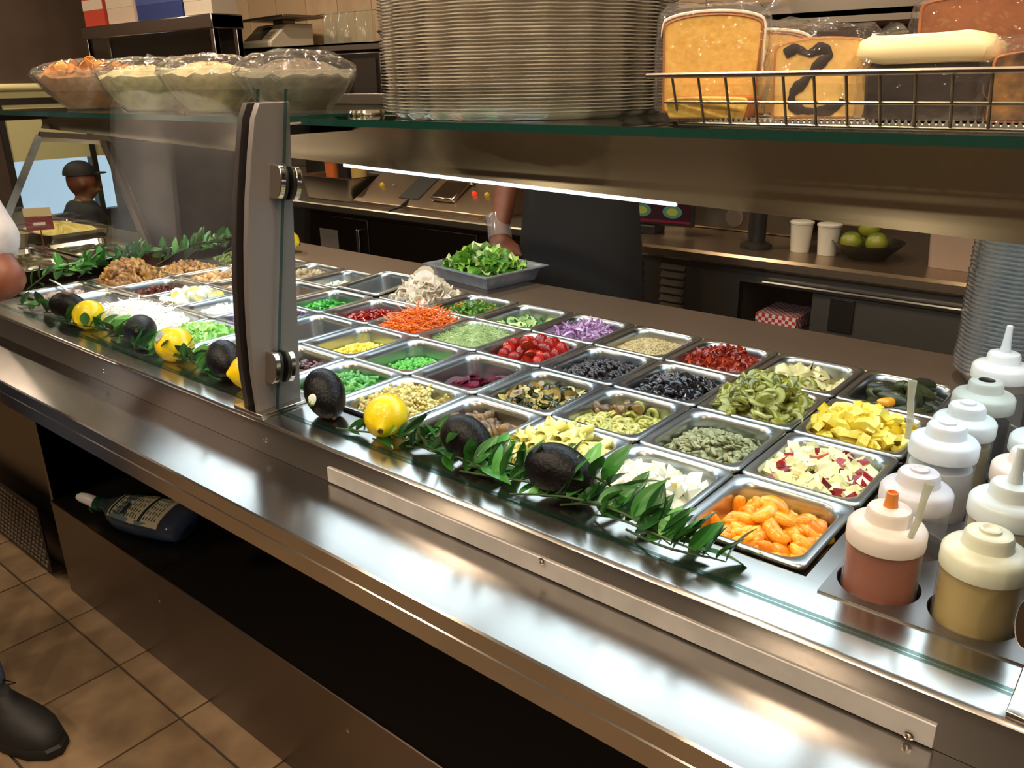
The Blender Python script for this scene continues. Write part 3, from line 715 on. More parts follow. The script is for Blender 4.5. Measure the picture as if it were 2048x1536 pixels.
pan(7, 3, 'steel pan piled high with raw sliced mushrooms')
MU = F('raw_mushroom', '#d3b998', '#f2e3cc', 0.5, 40, vary=.5); MG = F('mushroom_gill', '#8a6c52', '#a98a6c', 0.6, 60)
B = bed(7, 3, 'mushroom_bed', 'sliced raw mushrooms packed beneath the pile', MU, 0.015, 0.052, 0.008, 55, sharp=.85)
mum = []
for s in range(3):
    poly = [(-.006, -.017), (.006, -.017), (.0055, -.002), (.012, -.005), (.019, -.003), (.018, .006), (.011, .014), (0, .017), (-.011, .014), (-.018, .006), (-.019, -.003), (-.012, -.005), (-.0055, -.002)]
    mb = MB().prism(poly, 2, -.0018, .0018); mb.sph((0, .004, 0), (.006, .004, .0022), 8, 5, 1)
    mb.v = [(x, y, z + (6 + 5*s)*(x*x - y*y*.5)) for x, y, z in mb.v]
    mum.append(mb.mesh('mushroom_slice', [MU, MG], True, 40))
scatter(B, 'mushroom_slice', 'raw white mushroom slice in the tall pile', 'mushroom', 'raw mushroom slices', mum, 110, .006, 1.0, (.7, 1.15), 1.0)
for (px, py, pz, s) in ((-.03, .02, .05, 1.1), (.0, .01, .062, 1.3), (.015, -.01, .056, 1.35), (.03, 0, .05, 1.1)):
    tag(link('mushroom_slice', mum[1], loc=(B[0]+px, B[1]+py, RIM+pz-.012), rot=(R(75), rot_of(.4).y, random.uniform(.2, 1.2)), scale=s), 'raw white mushroom slice in the tall pile', 'mushroom', 'raw mushroom slices')

# -- column 8: celery, red cabbage, scallions, emptied pan
pan(8, 0, 'steel pan heaped with chopped pale green celery')
B = bed(8, 0, 'celery_heap', 'pale green chopped celery packed beneath the heap', CE, 0.012, 0.022, 0.006, 70)
scatter(B, 'celery_piece', 'chopped pale green celery piece in the heaped pan', 'celery', 'celery in the heaped pan', cem, 110, .006, .8, (.8, 1.3), .97)
pan(8, 1, 'steel pan of shredded purple cabbage')
PC = F('purple_cabbage', '#3c1668', '#7a4aa8', 0.3, 30, vary=.7); PW = F('cabbage_edge', '#b79ad0', '#d8c6e6', 0.4, 30)
B = bed(8, 1, 'cabbage_bed', 'shredded purple cabbage packed beneath the top', PC, 0.02, 0.024, 0.008, 60)
scatter(B, 'cabbage_shred', 'wavy shred of purple cabbage', 'cabbage', 'purple cabbage shreds', [strip('cabbage_shred', .042, .004, .0022, PC if s else PW, 1.0 + .5*s, .004, 10, s) for s in range(4)], 130, .006, .8, (.7, 1.2), .95)
pan(8, 2, 'steel pan of chopped green scallions')
SG = F('scallion', '#1e7a22', '#4bb23c', 0.35, 40, vary=.8)
B = bed(8, 2, 'scallion_bed', 'chopped green scallions beneath the top bits', SG, 0.055, 0.02, 0.006, 90, off=(.01, -.015))
scatter(B, 'scallion_ring', 'chopped bright green scallion bit', 'scallion', 'chopped scallions', [ring('scallion_ring', .0042, .0013, SG, 9, 5, 2.6)], 200, .005, 1.2, (.7, 1.3), .85, region=lambda a, b: b < .55)
pan(8, 3, 'empty steel pan tilted between the feta and the mushrooms', dz=.012, tilt=R(4))

# -- column 9/10: white cheese, eggs, cheddar, feta ...
WC = F('white_cheese', '#f1f1ee', '#ffffff', 0.5, 40)
pan(9, 0, 'wide steel pan heaped with bright white cheese', wide=True)
B = bed(9, 0, 'cheese_heap', 'bright white shredded cheese packed beneath the heap', WC, 0.012, 0.03, 0.006, 60, wide=True, sharp=.8)
at_pan(obj('cheese_shreds', hair_mb(700, heap_point(B, .97, .004), .02, .0014, .5, 4, 2), WC, label='bright white shreds of cheese heaped in a wide pan', cat='food', kind='stuff'), B)
pan(9, 1, 'steel pan of crumbled white cheese beside the cabbage')
B = bed(9, 1, 'white_crumble', 'crumbled white cheese packed in a pan', WC, 0.04, 0.02, 0.006, 70, off=(.02, -.02))
scatter(B, 'white_cheese_crumb', 'small white cheese crumb beside the cabbage', 'cheese', 'white crumbs beside the cabbage', [chunk('white_cheese_crumb', (.009, .008, .007), [WC], s) for s in range(3)], 90, .004, 1, (.6, 1.2), .9)
pan(9, 2, 'steel pan of shredded orange cheddar')
CD = F('cheddar', '#e0a030', '#f0bd58', 0.45, 40)
B = bed(9, 2, 'cheddar_bed', 'shredded orange cheddar in the bottom of a pan', CD, 0.07, 0.02, 0.005, 70, off=(0, -.02))
at_pan(obj('cheddar_shreds', hair_mb(350, heap_point(B, .9, .004), .02, .0013, .5, 4, 2), CD, label='thin orange cheddar shreds', cat='food', kind='stuff'), B)
pan(9, 3, 'steel pan of crumbled feta on the far row')
FE = F('feta', '#e4e2cf', '#f6f4e6', 0.6, 50)
B = bed(9, 3, 'feta_bed', 'crumbled feta under the top crumbs', FE, 0.06, 0.022, 0.006, 80, off=(.005, -.015))
scatter(B, 'feta_crumb', 'small pale feta crumb', 'cheese', 'feta crumbs', [chunk('feta_crumb', (.008, .007, .006), [FE], s) for s in range(3)], 120, .003, 1, (.5, 1.2), .88)
pan(10, 1, 'steel pan of quartered boiled eggs beside the bacon')
B = bed(10, 1, 'egg_quarter_bed', 'boiled egg pieces packed in a pan', EW, 0.035, 0.016, 0.008, 50)
scatter(B, 'egg_quarter', 'quartered boiled egg with pale yolk', 'egg', 'egg quarters', [blob('egg_quarter', (.018, .013, .010), EW, .2, 10, 7, 2), disc('egg_quarter', .014, .006, [EY, EW], False, 12, 1)], 40, .008, .6, (.8, 1.15), .85)
pan(10, 2, 'steel pan of small toasted croutons behind the post')
CT1 = F('crouton', '#b98a5e', '#e6c7a2', 0.6, 60, bump=.4)
B = bed(10, 2, 'crouton_bed', 'toasted croutons beneath the top cubes', CT1, 0.05, 0.016, 0.006, 70)
scatter(B, 'crouton', 'small toasted crouton cube behind the post', 'bread', 'croutons', [chunk('crouton', (.014, .013, .012), [CT1], s, .1) for s in range(3)], 50, .006, 1, (.8, 1.1), .88)
TN = F('tuna', '#b39872', '#d8c3a0', 0.55, 70, bump=.5)
for k, (i, j, lab) in enumerate(((10, 3, 'flaked tuna'), (11, 3, 'chopped chicken'))):
    pan(i, j, 'steel pan of %s on the far row' % lab)
    B = bed(i, j, lab.split()[1] + '_bed', '%s beneath the top flakes' % lab, TN, 0.028, 0.022, 0.008, 70)
    nm = lab.replace(' ', '_') + '_flake'
    scatter(B, nm, 'tan flake of %s' % lab, 'food', lab + ' flakes', [blob(nm, (.008, .006, .004), TN, .35, 8, 5, s) for s in range(3)], 90, .004, 1, (.7, 1.4), .92)

# -- columns 11/12: onions, bacon, nuts, seeds
OW = F('white_onion', '#d8d2cf', '#f4f0ee', 0.3, 50)
pan(11, 0, 'steel pan with a little diced white onion behind the lemon')
B = bed(11, 0, 'white_onion_bed', 'diced white onion beside the far lemon', OW, 0.06, 0.018, 0.006, 80, off=(.02, -.02))
owm = [chunk('white_onion_piece', (.012, .01, .006), [OW], s, .3) for s in range(3)]
scatter(B, 'white_onion_piece', 'diced white onion piece behind the lemon', 'onion', 'diced onion behind the lemon', owm, 60, .004, .8, (.7, 1.2), .85)
pan(12, 0, 'steel pan of pinkish diced onion behind the farthest avocado')
OK2 = F('pink_onion', '#b59c98', '#d8c6c2', 0.3, 50)
B = bed(12, 0, 'pink_onion_bed', 'pinkish diced onion by the counter end', OK2, 0.05, 0.016, 0.006, 80)
scatter(B, 'pink_onion_piece', 'pinkish diced onion piece', 'onion', 'pinkish diced onion', [chunk('pink_onion_piece', (.012, .01, .006), [OK2], s, .3) for s in range(3)], 50, .004, .8, (.7, 1.2), .85)
mb = MB().lathe([(0.001, -.02), (.012, -.019), (.019, -.01), (.021, 0), (.019, .0), (.016, -.009), (.006, -.016), (.001, -.017)], 18, cap0=True, cap1=True).tube([(.019, 0, -.002), (.05, 0, .012), (.085, 0, .02)], .003, 8)
sp = obj('serving_spoon', mb, PANSTEEL, label='round steel spoon standing in the pinkish onion', cat='spoon'); sp.location = (B[0] - .01, B[1] + .03, RIM - .015); sp.rotation_euler = (0, R(-8), R(200))
pan(11, 1, 'steel pan of chopped reddish brown bacon')
BA = F('bacon', '#4e1c10', '#8a4430', 0.35, 50, bump=.4, coat=.2)
B = bed(11, 1, 'bacon_bed', 'chopped bacon beneath the top bits', BA, 0.028, 0.018, 0.006, 80)
scatter(B, 'bacon_bit', 'crisp reddish brown bacon bit', 'bacon', 'bacon bits', [strip('bacon_bit', .018, .006, .0025, BA, .6 + .3*s, .002, 5, s) for s in range(3)], 110, .004, .9, (.7, 1.3), .93)
pan(11, 2, 'steel pan of mixed pale nuts')
NU = F('pale_nut', '#b07c46', '#e2bd8a', 0.4, 50, bump=.3)
B = bed(11, 2, 'mixed_nut_bed', 'mixed pale nuts beneath the top ones', NU, 0.02, 0.016, 0.006, 80)
scatter(B, 'mixed_nut', 'pale nut piece in the mixed nut pan', 'nut', 'mixed pale nuts', [blob('mixed_nut', (.010, .007, .006), NU, .25, 8, 6, s) for s in range(4)], 80, .005, 1, (.7, 1.2), .93)
WN = F('walnut', '#8a5a24', '#c8924a', 0.4, 60, bump=.5, coat=.2)
wnm = [blob('walnut', (.013, .0105, .008), WN, .42, 14, 10, s, 0, 7) for s in range(5)]
pan(12, 1, 'steel pan heaped high with golden walnuts')
B = bed(12, 1, 'walnut_heap', 'walnuts packed beneath the high heap', WN, 0.012, 0.05, 0.008, 60, sharp=.8)
scatter(B, 'walnut', 'wrinkled golden walnut piece in the high heap', 'nut', 'walnuts in the high heap', wnm, 130, .006, 1, (.8, 1.25), 1.0)
pan(12, 2, 'steel pan of darker candied walnuts')
B = bed(12, 2, 'candied_walnut_bed', 'candied walnuts beneath the top ones', WN, 0.02, 0.022, 0.008, 60)
scatter(B, 'candied_walnut', 'darker candied walnut piece on the far row', 'nut', 'candied walnuts', wnm, 80, .006, 1, (.7, 1.1), .95)
PG2 = F('green_pepita', '#5d6a2c', '#8c9a4c', 0.4, 60)
pan(12, 3, 'steel pan of dark green seeds in the far corner')
B = bed(12, 3, 'green_seed_bed', 'dark green seeds in the far corner pan', PG2, 0.005, 0.02, 0.004, 90)
scatter(B, 'green_seed', 'dark green seed in the far corner pan', 'seed', 'dark green seeds', [blob('green_seed', (.008, .0055, .003), PG2, .05, 8, 5)], 120, .003, .6, (.9, 1.3), .97)
# ================================================================== SNEEZE GUARD
SG_ = thing('sneeze_guard', 'glass sneeze guard with curved grey posts, chrome clamps and glass shelf', 'sneeze guard', (-0.9, -0.06, 0.9))
def gp(name, mb, mat, bev=0.0, parent=None, **k): return obj(name, mb, mat, parent or SG_, bev=bev, **k)
def gy(z): return -0.072 + (z - 0.905) / 0.505 * 0.084       # glass plane
def slab(x0, x1, z0, z1, t=0.006):
    poly = [(gy(z0), z0), (gy(z1), z1), (gy(z1) + t, z1), (gy(z0) + t, z0)]
    mb = MB().prism(poly, 0, x0, x1)
    # faces: 0,1 ends; 2.. sides in poly order: 0-1 front, 1-2 top, 2-3 back, 3-0 bottom
    for k in (0, 1, 3, 5): mb.m[k] = 1
    return mb
GE2 = clear('pale_green_edge', (0.28, 0.42, 0.38, 1), 0.5, 1.45, milk=0.2, milkcol=(0.02, 0.09, 0.075, 1))
gp('glass_pane', slab(-0.878, 0.232, 0.903, 1.411), [GLASS, GE2], smooth=False, label='tall clear front pane')
gp('glass_pane', slab(-2.17, -0.952, 0.903, 1.411), [GLASS, GE2], smooth=False, label='tall clear front pane')
# shelf sheets
def shelf(x0, x1):
    mb = MB().bb(x0, x1, 0.03, 0.62, 1.357, 1.367)
    for k in (2, 3, 4, 5): mb.m[k] = 1
    return mb
gp('glass_shelf', shelf(-0.868, 0.5), [GLASS, GEDGE], smooth=False, label='thick glass shelf with green edge')
gp('glass_shelf', shelf(-2.17, -0.962), [GLASS, GEDGE], smooth=False, label='thick glass shelf with green edge')
def yz_plate(front, back, x0, x1):
    return MB().prism(front + back[::-1], 0, x0, x1)
zs = [0.905, 0.97, 1.04, 1.11, 1.18, 1.25, 1.32, 1.37, 1.392]
def fy(z): t = (z - 0.905) / 0.487; return -0.098 - 0.030 * t * (1 - t) * 1.5 + 0.062 * t ** 1.4
def post(px):
    for dx, mt, dy in ((-0.024, POSTDK, 0.002), (0.012, POSTMET, 0.0)):
        front = [(fy(z) + dy, z) for z in zs]; front[-1] = (front[-1][0] + .006, zs[-1])
        back = [(-0.014 + 0.040 * (z - 0.905) / 0.487, z) for z in zs]
        gp('post_plate', yz_plate(front, back, px + dx - 0.006, px + dx + 0.006), mt, bev=0.0015)
    gp('post_web', MB().bb(px - .018, px + .006, -0.03, -0.012, 0.906, 1.36), POSTDK)
    gp('base_plate', MB().bb(px - .045, px + .035, -0.106, 0.0, 0.9005, 0.906), CHROME, bev=0.001)
    for z in (0.977, 1.272):
        for sx in (-1, 1):
            cx = px + sx * 0.03 - 0.004; cy = gy(z) + 0.004
            for t0, t1, mt in ((-0.016, -0.006, CHROME), (-0.0055, -0.0005, BLACK), (0.0085, 0.0135, BLACK), (0.014, 0.024, CHROME)):
                # half-round jaw: flat against the post, round outwards
                prof = [(0.0, -0.026), (0.024, -0.026)] + [(0.024 + 0.012 * math.cos(R(a)), 0.026 * math.sin(R(a))) for a in range(-75, 76, 15)] + [(0.024, 0.026), (0.0, 0.026)]
                mb = MB().prism([(p[0] * sx, p[1]) for p in prof], 1, t0, t1, M=Matrix.Translation((cx - sx*.014, cy - .004, z)) @ Matrix.Rotation(-math.atan(.084/.505), 4, 'X'))
                gp('clamp_jaw' if mt is CHROME else 'clamp_gasket', mb, mt, bev=0.0012)
    # round shelf support discs
    gp('shelf_support', MB().lathe([(0.001, 0), (0.03, 0), (0.032, 0.003), (0.03, 0.007), (0.001, 0.008)], 24, (px + .03, 0.17, 1.3675)), CHROME)
post(-0.905); post(0.262)
gp('shelf_back_rail', MB().bb(-2.17, 0.5, 0.60, 0.622, 1.368, 1.392), STEELK, bev=0.002)
# arms from the posts carry the shelf
for x in (-2.15, -0.917, 0.25): gp('shelf_arm', MB().bb(x - .012, x + .012, .0, .62, 1.341, 1.3565), STEELD)

# ---- light hood under the shelf
LH = thing('light_hood', 'brushed steel light hood with ribbed white diffuser under the glass shelf', 'light', (-0.8, 0.16, 1.28))
TL = lambda x: -0.026 * (x + 0.9)       # the hood sags slightly to the right
def hood(y0, y1, z0, z1, x0=-2.17, x1=0.55):
    mb = MB().bb(x0, x1, y0, y1, z0, z1); mb.v = [(x, y, z + TL(x) * (1 if z < 1.33 else 0)) for x, y, z in mb.v]; return mb
HS = steel('hood_steel', '#c2b39c', 0.22, 0.7)
fas = MB(); NX = 40
prof = [(0.160, 1.356), (0.163, 1.335), (0.164, 1.305), (0.160, 1.29), (0.158, 1.283), (0.163, 1.283), (0.168, 1.356)]
fas.loft([[(x, y, z + TL(x) * (1.356 - z) / 0.07) for y, z in prof] for x in [-2.17 + 2.72 * k / NX for k in range(NX + 1)]], cap0=True, cap1=True)
obj('hood_fascia', fas, HS, LH)
obj('hood_top', hood(0.165, 0.60, 1.340, 1.354), STEELD, LH)
obj('hood_back', hood(0.59, 0.60, 1.29, 1.34), STEELD, LH)
m, nt, b, L = newmat('ribbed_diffuser'); nt.nodes.remove(b)
tc = nt.nodes.new('ShaderNodeTexCoord'); wv = nt.nodes.new('ShaderNodeTexWave'); wv.bands_direction = 'X'; wv.inputs['Scale'].default_value = 26.0
rp = nt.nodes.new('ShaderNodeMapRange'); rp.inputs['To Min'].default_value = 3.3; rp.inputs['To Max'].default_value = 5.3
em_ = nt.nodes.new('ShaderNodeEmission'); em_.inputs[0].default_value = (0.76, 0.90, 1.0, 1)
L.new(tc.outputs['Object'], wv.inputs['Vector']); L.new(wv.outputs['Fac'], rp.inputs[0]); L.new(rp.outputs[0], em_.inputs[1]); L.new(em_.outputs[0], nt.nodes['Material Output'].inputs['Surface'])
DIFF = m
for xa, xb in ((-2.05, -1.42), (-1.38, -0.72), (-0.68, -0.06), (-0.02, 0.44)):
    mb = MB(); nn = int((xb - xa) / 0.006); ring_ = []
    top = [(xa + (xb - xa) * k / nn, 1.300 + (0.002 if k % 2 else 0)) for k in range(nn + 1)]
    mb.loft([[(x, 0.185, z + TL(x)) for x, z in top], [(x, 0.57, z + TL(x)) for x, z in top]], closed=False)
    obj('ribbed_diffuser', mb, DIFF, LH, smooth=False)
obj('led_strip', (lambda mb: (setattr(mb, 'v', [(x, y, z + TL(x)) for x, y, z in mb.v]), mb)[1])(MB().bb(-0.93, -0.27, 0.1565, 0.162, 1.2785, 1.2835)), glow('led_white', '#e8f4ff', 3.2), LH, label='thin bright white LED strip')

# ================================================================== AVOCADOS AND LEMONS
AV = pm('avocado_skin', '#08070a', 0.3, col2='#120e14', scale=60, bump=0.7, bscale=220, spec=0.22)
LM = pm('lemon_skin', '#f2c806', 0.3, col2='#f7d81c', scale=30, bump=0.25, bscale=220, coat=0.2)
STK = pm('white_sticker', '#e8ebe6', 0.4); STB = pm('grey_sticker', '#9aa2b4', 0.4, col2='#c4c9d2', scale=90); STG = pm('sticker_green', '#7aa23c', 0.4)
def avocado(loc, yaw, pitch, label, sc=1.0, sticker=None):
    t = thing('avocado', label, 'avocado', (loc[0], loc[1], loc[2])); t.rotation_euler = (0, 0, yaw)
    mb = MB(); loops = []
    for k in range(15):
        a = PI * k / 14; x = -math.cos(a); r = math.sin(a) * (1 - 0.16 * (x + 1) / 2) ; r = max(r, .02)
        loops.append([(x * 0.046 * sc, r * 0.035 * sc * math.cos(2*PI*q/24), r * 0.035 * sc * math.sin(2*PI*q/24)) for q in range(24)])
    mb.loft(loops, cap0=True, cap1=True); Mx = Matrix.Rotation(pitch, 4, 'Y'); mb.v = [tuple(Mx @ Vector(v)) for v in mb.v]
    obj('skin', mb, AV, t, world=False, angle=180)
    sm_ = MB().lathe([(.0035, 0), (.003, .0025), (.0005, .002)], 10); Ms = Mx @ Matrix.Translation((.0455*sc, 0, 0)) @ Matrix.Rotation(PI/2, 4, 'Y'); sm_.v = [tuple(Ms @ Vector(v)) for v in sm_.v]
    obj('stem_scar', sm_, pm('stem_brown', '#5a3d24', .8) if 'stem_brown' not in MATS else MATS['stem_brown'], t, world=False)
    if sticker:
        surf_patch(t, sticker, (0.046*sc, .0335*sc, .0335*sc), Mx, STK, STG)
    return t
def surf_patch(t, d, r, Mx, mat, mat2=None, size=0.30):
    """small round sticker curved over an ellipsoid, around direction d (local)"""
    d = (Mx.to_3x3().inverted() @ Vector(d)).normalized(); e1 = d.cross(Vector((0, 0, 1))).normalized(); e2 = d.cross(e1); mb = MB(); loops = []
    for q, k_ in ((0.03, 1.012), (0.6, 1.014), (1.0, 1.012), (1.0, .99)):
        loop = []
        for k in range(18):
            a = 2*PI*k/18; w = (d + (e1*math.cos(a)*.8 + e2*math.sin(a)*1.1) * size * q).normalized()
            s = 1 / math.sqrt((w.x/r[0])**2 + (w.y/r[1])**2 + (w.z/r[2])**2); loop.append(tuple(w * s * k_))
        loops.append(loop)
    mb.loft(loops, cap0=True)
    if mat2 is not None:
        for k in range(len(mb.m)):
            c = sum((Vector(mb.v[i]) for i in mb.f[k]), Vector()) / len(mb.f[k])
            if (c - d * d.dot(c)).dot(e2) > r[1]*.10: mb.m[k] = 1
    mb.v = [tuple(Mx @ Vector(v)) for v in mb.v]
    obj('sticker', mb, [mat, mat2 or mat], t, world=False, angle=180, label='small round paper sticker')
def lemon(loc, yaw, pitch, label, sc=1.0, sticker=None):
    t = thing('lemon', label, 'lemon', loc); t.rotation_euler = (0, 0, yaw)
    prof = [(-.041, .003), (-.0385, .006), (-.034, .012), (-.028, .021), (-.018, .0295), (-.004, .0335), (.010, .0325), (.022, .027), (.030, .018), (.035, .009), (.0385, .006), (.041, .003)]
    mb = MB().loft([[(x*sc, r*sc*math.cos(2*PI*q/28), r*sc*math.sin(2*PI*q/28)) for q in range(28)] for x, r in prof], cap0=True, cap1=True)
    Mx = Matrix.Rotation(pitch, 4, 'Y'); mb.v = [tuple(Mx @ Vector(v)) for v in mb.v]
    obj('peel', mb, LM, t, world=False, angle=180)
    st = MB().lathe([(.0045, 0), (.004, .002), (.0005, .001)], 10); Ms = Mx @ Matrix.Translation((.0405*sc, 0, 0)) @ Matrix.Rotation(PI/2, 4, 'Y'); st.v = [tuple(Ms @ Vector(v)) for v in st.v]
    obj('stem_end', st, MATS.get('stem_brown') or pm('stem_brown', '#5a3d24', .8), t, world=False)
    if sticker: surf_patch(t, sticker, (.036*sc, .034*sc, .034*sc), Matrix(), STB, None, .34)
AV_Z = 0.9355
avocado((-1.752, -0.026, AV_Z), R(30), R(10), 'dark avocado at the far counter end beside a lemon', 1.0)
avocado((-1.423, -0.022, AV_Z), R(-35), R(-12), 'dark avocado in leaves between two lemons', 1.0)
avocado((-1.099, -0.026, AV_Z), R(-25), R(15), 'dark avocado on bare steel left of the glass post', 1.02)
avocado((-0.800, -0.026, AV_Z), R(-20), R(38), 'dark avocado with a round white sticker beside the glass post', 1.03, (.43, -.63, .05))
avocado((-0.484, -0.020, AV_Z + .001), R(10), R(30), 'bluish black avocado half buried in leaves beside the lemon', 0.98)
avocado((-0.319, -0.021, AV_Z + .002), R(20), R(18), 'large dark avocado beside the chopped egg pan', 1.08)
lemon((-1.648, -0.028, .932), R(-70), R(15), 'yellow lemon with its tip towards the glass, beside the farthest avocado')
lemon((-1.275, -0.028, .932), R(8), R(5), 'yellow lemon with a grey sticker lying in leaves', 1.08, (-.2, -.75, .62))
lemon((-1.010, -0.030, .932), R(60), R(0), 'yellow lemon half hidden behind the grey post')
lemon((-0.651, -0.026, .9335), R(-55), R(10), 'bright yellow lemon showing its stem end beside the leaves', 1.02)
lemon((-2.036, 0.80, .933), R(20), R(10), 'yellow lemon alone on the rear ledge')

# ================================================================== LEAFY GARNISH
LEAF = pm('leaf_green', '#1b4d1c', 0.3, col2='#3b7d30', scale=30, vary=0.9, ramp=(0.25, 0.75), coat=0.15)
LEAFL = pm('leaf_light', '#37792f', 0.32, col2='#64a852', scale=30, vary=0.8)
def leaf_mesh(L, w, fold, droop, mat):
    mb = MB(); loops = []
    for k in range(9):
        u = k / 8; ww = w * math.sin(PI * u ** 0.85) ** 0.9 + 0.0003; z = droop * u * u
        loops.append([(u*L, s*ww, z + fold*abs(s)*ww) for s in (-1, -.5, 0, .5, 1)])
    mb.loft(loops, closed=False); mb.loft([[(x, y, z - .0004) for x, y, z in l] for l in loops], closed=False)
    return mb.mesh('leaf', mat, True, 180)
LMS = [leaf_mesh(.052, .0098, .35, -.006, LEAF), leaf_mesh(.060, .0105, .25, -.018, LEAF), leaf_mesh(.042, .009, .5, .006, LEAF), leaf_mesh(.056, .011, .2, -.012, LEAFL)]
def sprig(p0, yaw, L, label, n=13, rise=0.0, droop=0.0, lim=None, up=0.35):
    p0 = Vector(p0); pts = []
    for k in range(7):
        u = k/6; a = yaw + 0.35*math.sin(u*2.5 + p0.x*9)
        pts.append(Vector((math.cos(yaw)*L*u + .012*math.sin(u*4 + p0.y*30), math.sin(yaw)*L*u + .010*math.sin(u*5 + p0.x*20), rise*math.sin(PI*u*.8) + droop*u*u)))
    t = thing('leafy_sprig', label, 'leaves', tuple(p0), 0, 'leafy sprigs')
    obj('stem', MB().tube(pts, [.0016]*5 + [.0012, .0008], 6), MATS.get('stem_green') or pm('stem_green', '#2d4a1c', .5), t, world=False)
    for k in range(n):
        u = (k + 1) / n; f = u*6; i0 = min(5, int(f)); p = pts[i0].lerp(pts[i0+1], f - i0)
        tan = (pts[i0+1] - pts[i0]); base = math.atan2(tan.y, tan.x)
        side = 1 if k % 2 else -1
        yw = base + side * random.uniform(.2, 1.6); pt = -random.uniform(-.25, up*2.6)
        if lim and (t.location.y + p.y + .045*math.sin(yw)*math.cos(pt)) < lim: yw = -yw if math.sin(yw) < 0 else yw
        o = link('leaf', random.choice(LMS), t, loc=tuple(p), rot=(random.uniform(-1.2, 1.2), pt, yw), scale=random.uniform(.75, 1.1))
    return t
GL = 'leafy green sprig lying along the front deck under the glass'
for (x, y, yw, L, n, rise) in ((-0.72, -.052, R(4), .17, 14, .008), (-0.66, -.035, R(-2), .2, 16, .02), (-0.58, -.05, R(3), .2, 16, .018), (-0.53, -.03, R(0), .2, 15, .03), (-0.46, -.05, R(2), .2, 17, .02), (-0.40, -.03, R(4), .18, 14, .035),
                              (-0.36, -.055, R(0), .22, 18, .022), (-0.29, -.05, R(2), .15, 12, .022), (-0.24, -.05, R(-3), .14, 10, .02), (-0.19, -.052, R(-1), .11, 8, .008)):
    sprig((x, y, .905), yw, L, GL + ' beside the nearer avocados', n, rise, 0, -.064, .5)
for (x, y, yw, L, n, rise) in ((-1.86, -.045, R(0), .2, 14, .01), (-1.72, -.05, R(3), .2, 15, .012), (-1.6, -.04, R(-3), .22, 16, .018), (-1.52, -.048, R(0), .2, 16, .016), (-1.4, -.045, R(2), .2, 16, .015), (-1.33, -.05, R(-2), .2, 16, .018), (-1.24, -.045, R(0), .12, 10, .015), (-2.0, -.04, R(2), .2, 14, .012)):
    sprig((x, y, .905), yw, L, GL + ' around the farther lemons', n, rise, 0, -.064, .4)
for k in range(9):
    sprig((-2.185 + random.uniform(-.005, .02), .03 + .075*k, .906), R(90 + random.uniform(-14, 14)), .16, 'leafy green sprig piled along the far end of the pans', 15, .03 + .02*random.random(), 0, None, .6)

# ================================================================== SQUEEZE BOTTLES
BODY = clear('milky_plastic', (0.95, 0.94, 0.92, 1), 0.6, 1.4, .25, milk=0.13, milkcol=(0.86, 0.86, 0.85, 1))
CAPM = pm('white_plastic', '#dfe0e2', 0.35, spec=.5, sss=.0)
def squeeze(x, y, label, sauce, level, cap='#dcdde0', h=0.0, rr=.038, nozzle='short', stain=None):
    t = thing('squeeze_bottle', label, 'bottle', (x, y, .8005))
    z0, zt = 0.0, .157 + h
    obj('body', MB().lathe([(.03, 0), (rr - .002, .002), (rr, .008), (rr, zt - .004), (rr - .001, zt)], 32, cap1=False), BODY, t, world=False)
    key = 'sauce_' + sauce; sm_ = MATS.get(key) or pm(key, sauce, .35, col2=sauce, scale=30, spec=.4)
    zl = .02 + (zt - .02) * level
    obj('sauce', MB().lathe([(.029, .002), (rr - .0025, .004), (rr - .0022, zl - .001), (rr - .004, zl)], 32), sm_, t, world=False)
    ck = 'cap_' + cap; cm = MATS.get(ck) or pm(ck, cap, .32, spec=.5, alpha=None)
    prof = [(rr - .001, zt - .004), (rr + .0012, zt - .003), (rr + .0016, zt), (rr + .0013, zt + .014), (rr - .002, zt + .0185), (rr - .009, zt + .021), (.024, zt + .0225), (.023, zt + .024), (.0225, zt + .033), (.0205, zt + .0365), (.017, zt + .038), (.0082, zt + .0385)]
    c = obj('cap', MB().lathe(prof, 32, cap0=True), cm, t, world=False)
    nz = {'short': [(.0078, zt + .037), (.0065, zt + .044), (.0058, zt + .054), (.0045, zt + .055), (.0035, zt + .05)], 'flat': [(.0105, zt + .0375), (.010, zt + .041), (.0075, zt + .042), (.004, zt + .0395)],
          'long': [(.008, zt + .037), (.006, zt + .05), (.0042, zt + .078), (.003, zt + .079)], 'none': [(.011, zt + .0384), (.0105, zt + .0387)]}[nozzle]
    nm_ = cm
    if stain: nm_ = MATS.get('stain' + stain) or pm('stain' + stain, stain, .35)
    if nozzle == 'none': nm_ = MATS.get('sauce_' + sauce)
    obj('nozzle', MB().lathe(nz, 16), nm_, t, world=False)
    return t
c0, c1, c2 = 0.07, 0.1625, 0.255
squeeze(c0, .03, 'squeeze bottle of red-brown sauce with an orange stained nozzle', '#96421c', .97, '#e3d2cc', 0, .038, 'short', '#d9803a')
squeeze(c1, .03, 'squeeze bottle of pale mustard dressing with a flat spiral cap', '#b59a58', .98, '#dcd9c6', .004, .0385, 'flat')
squeeze(c0, .137, 'squeeze bottle with dark plum sauce low in a clear body', '#4a2620', .45, '#d8d0d6', 0, .0375, 'flat')
squeeze(c0, .244, 'tall white squeeze bottle beside the pineapple pan', '#cfd2d8', .9, '#dfe2ea', .022, .038, 'flat')
squeeze(c1, .137, 'white squeeze bottle of creamy dressing with a pointed nozzle', '#cbbf9e', .96, '#dee2e4', .014, .0385, 'long')
squeeze(c0, .351, 'squeeze bottle of tan dressing behind the tall white one', '#a48f68', .9, '#dfdcd8', .014, .037, 'flat')
squeeze(c0, .458, 'squeeze bottle of black soy dressing with an open cap', '#0d0a09', .88, '#bdb9ac', .016, .039, 'none')
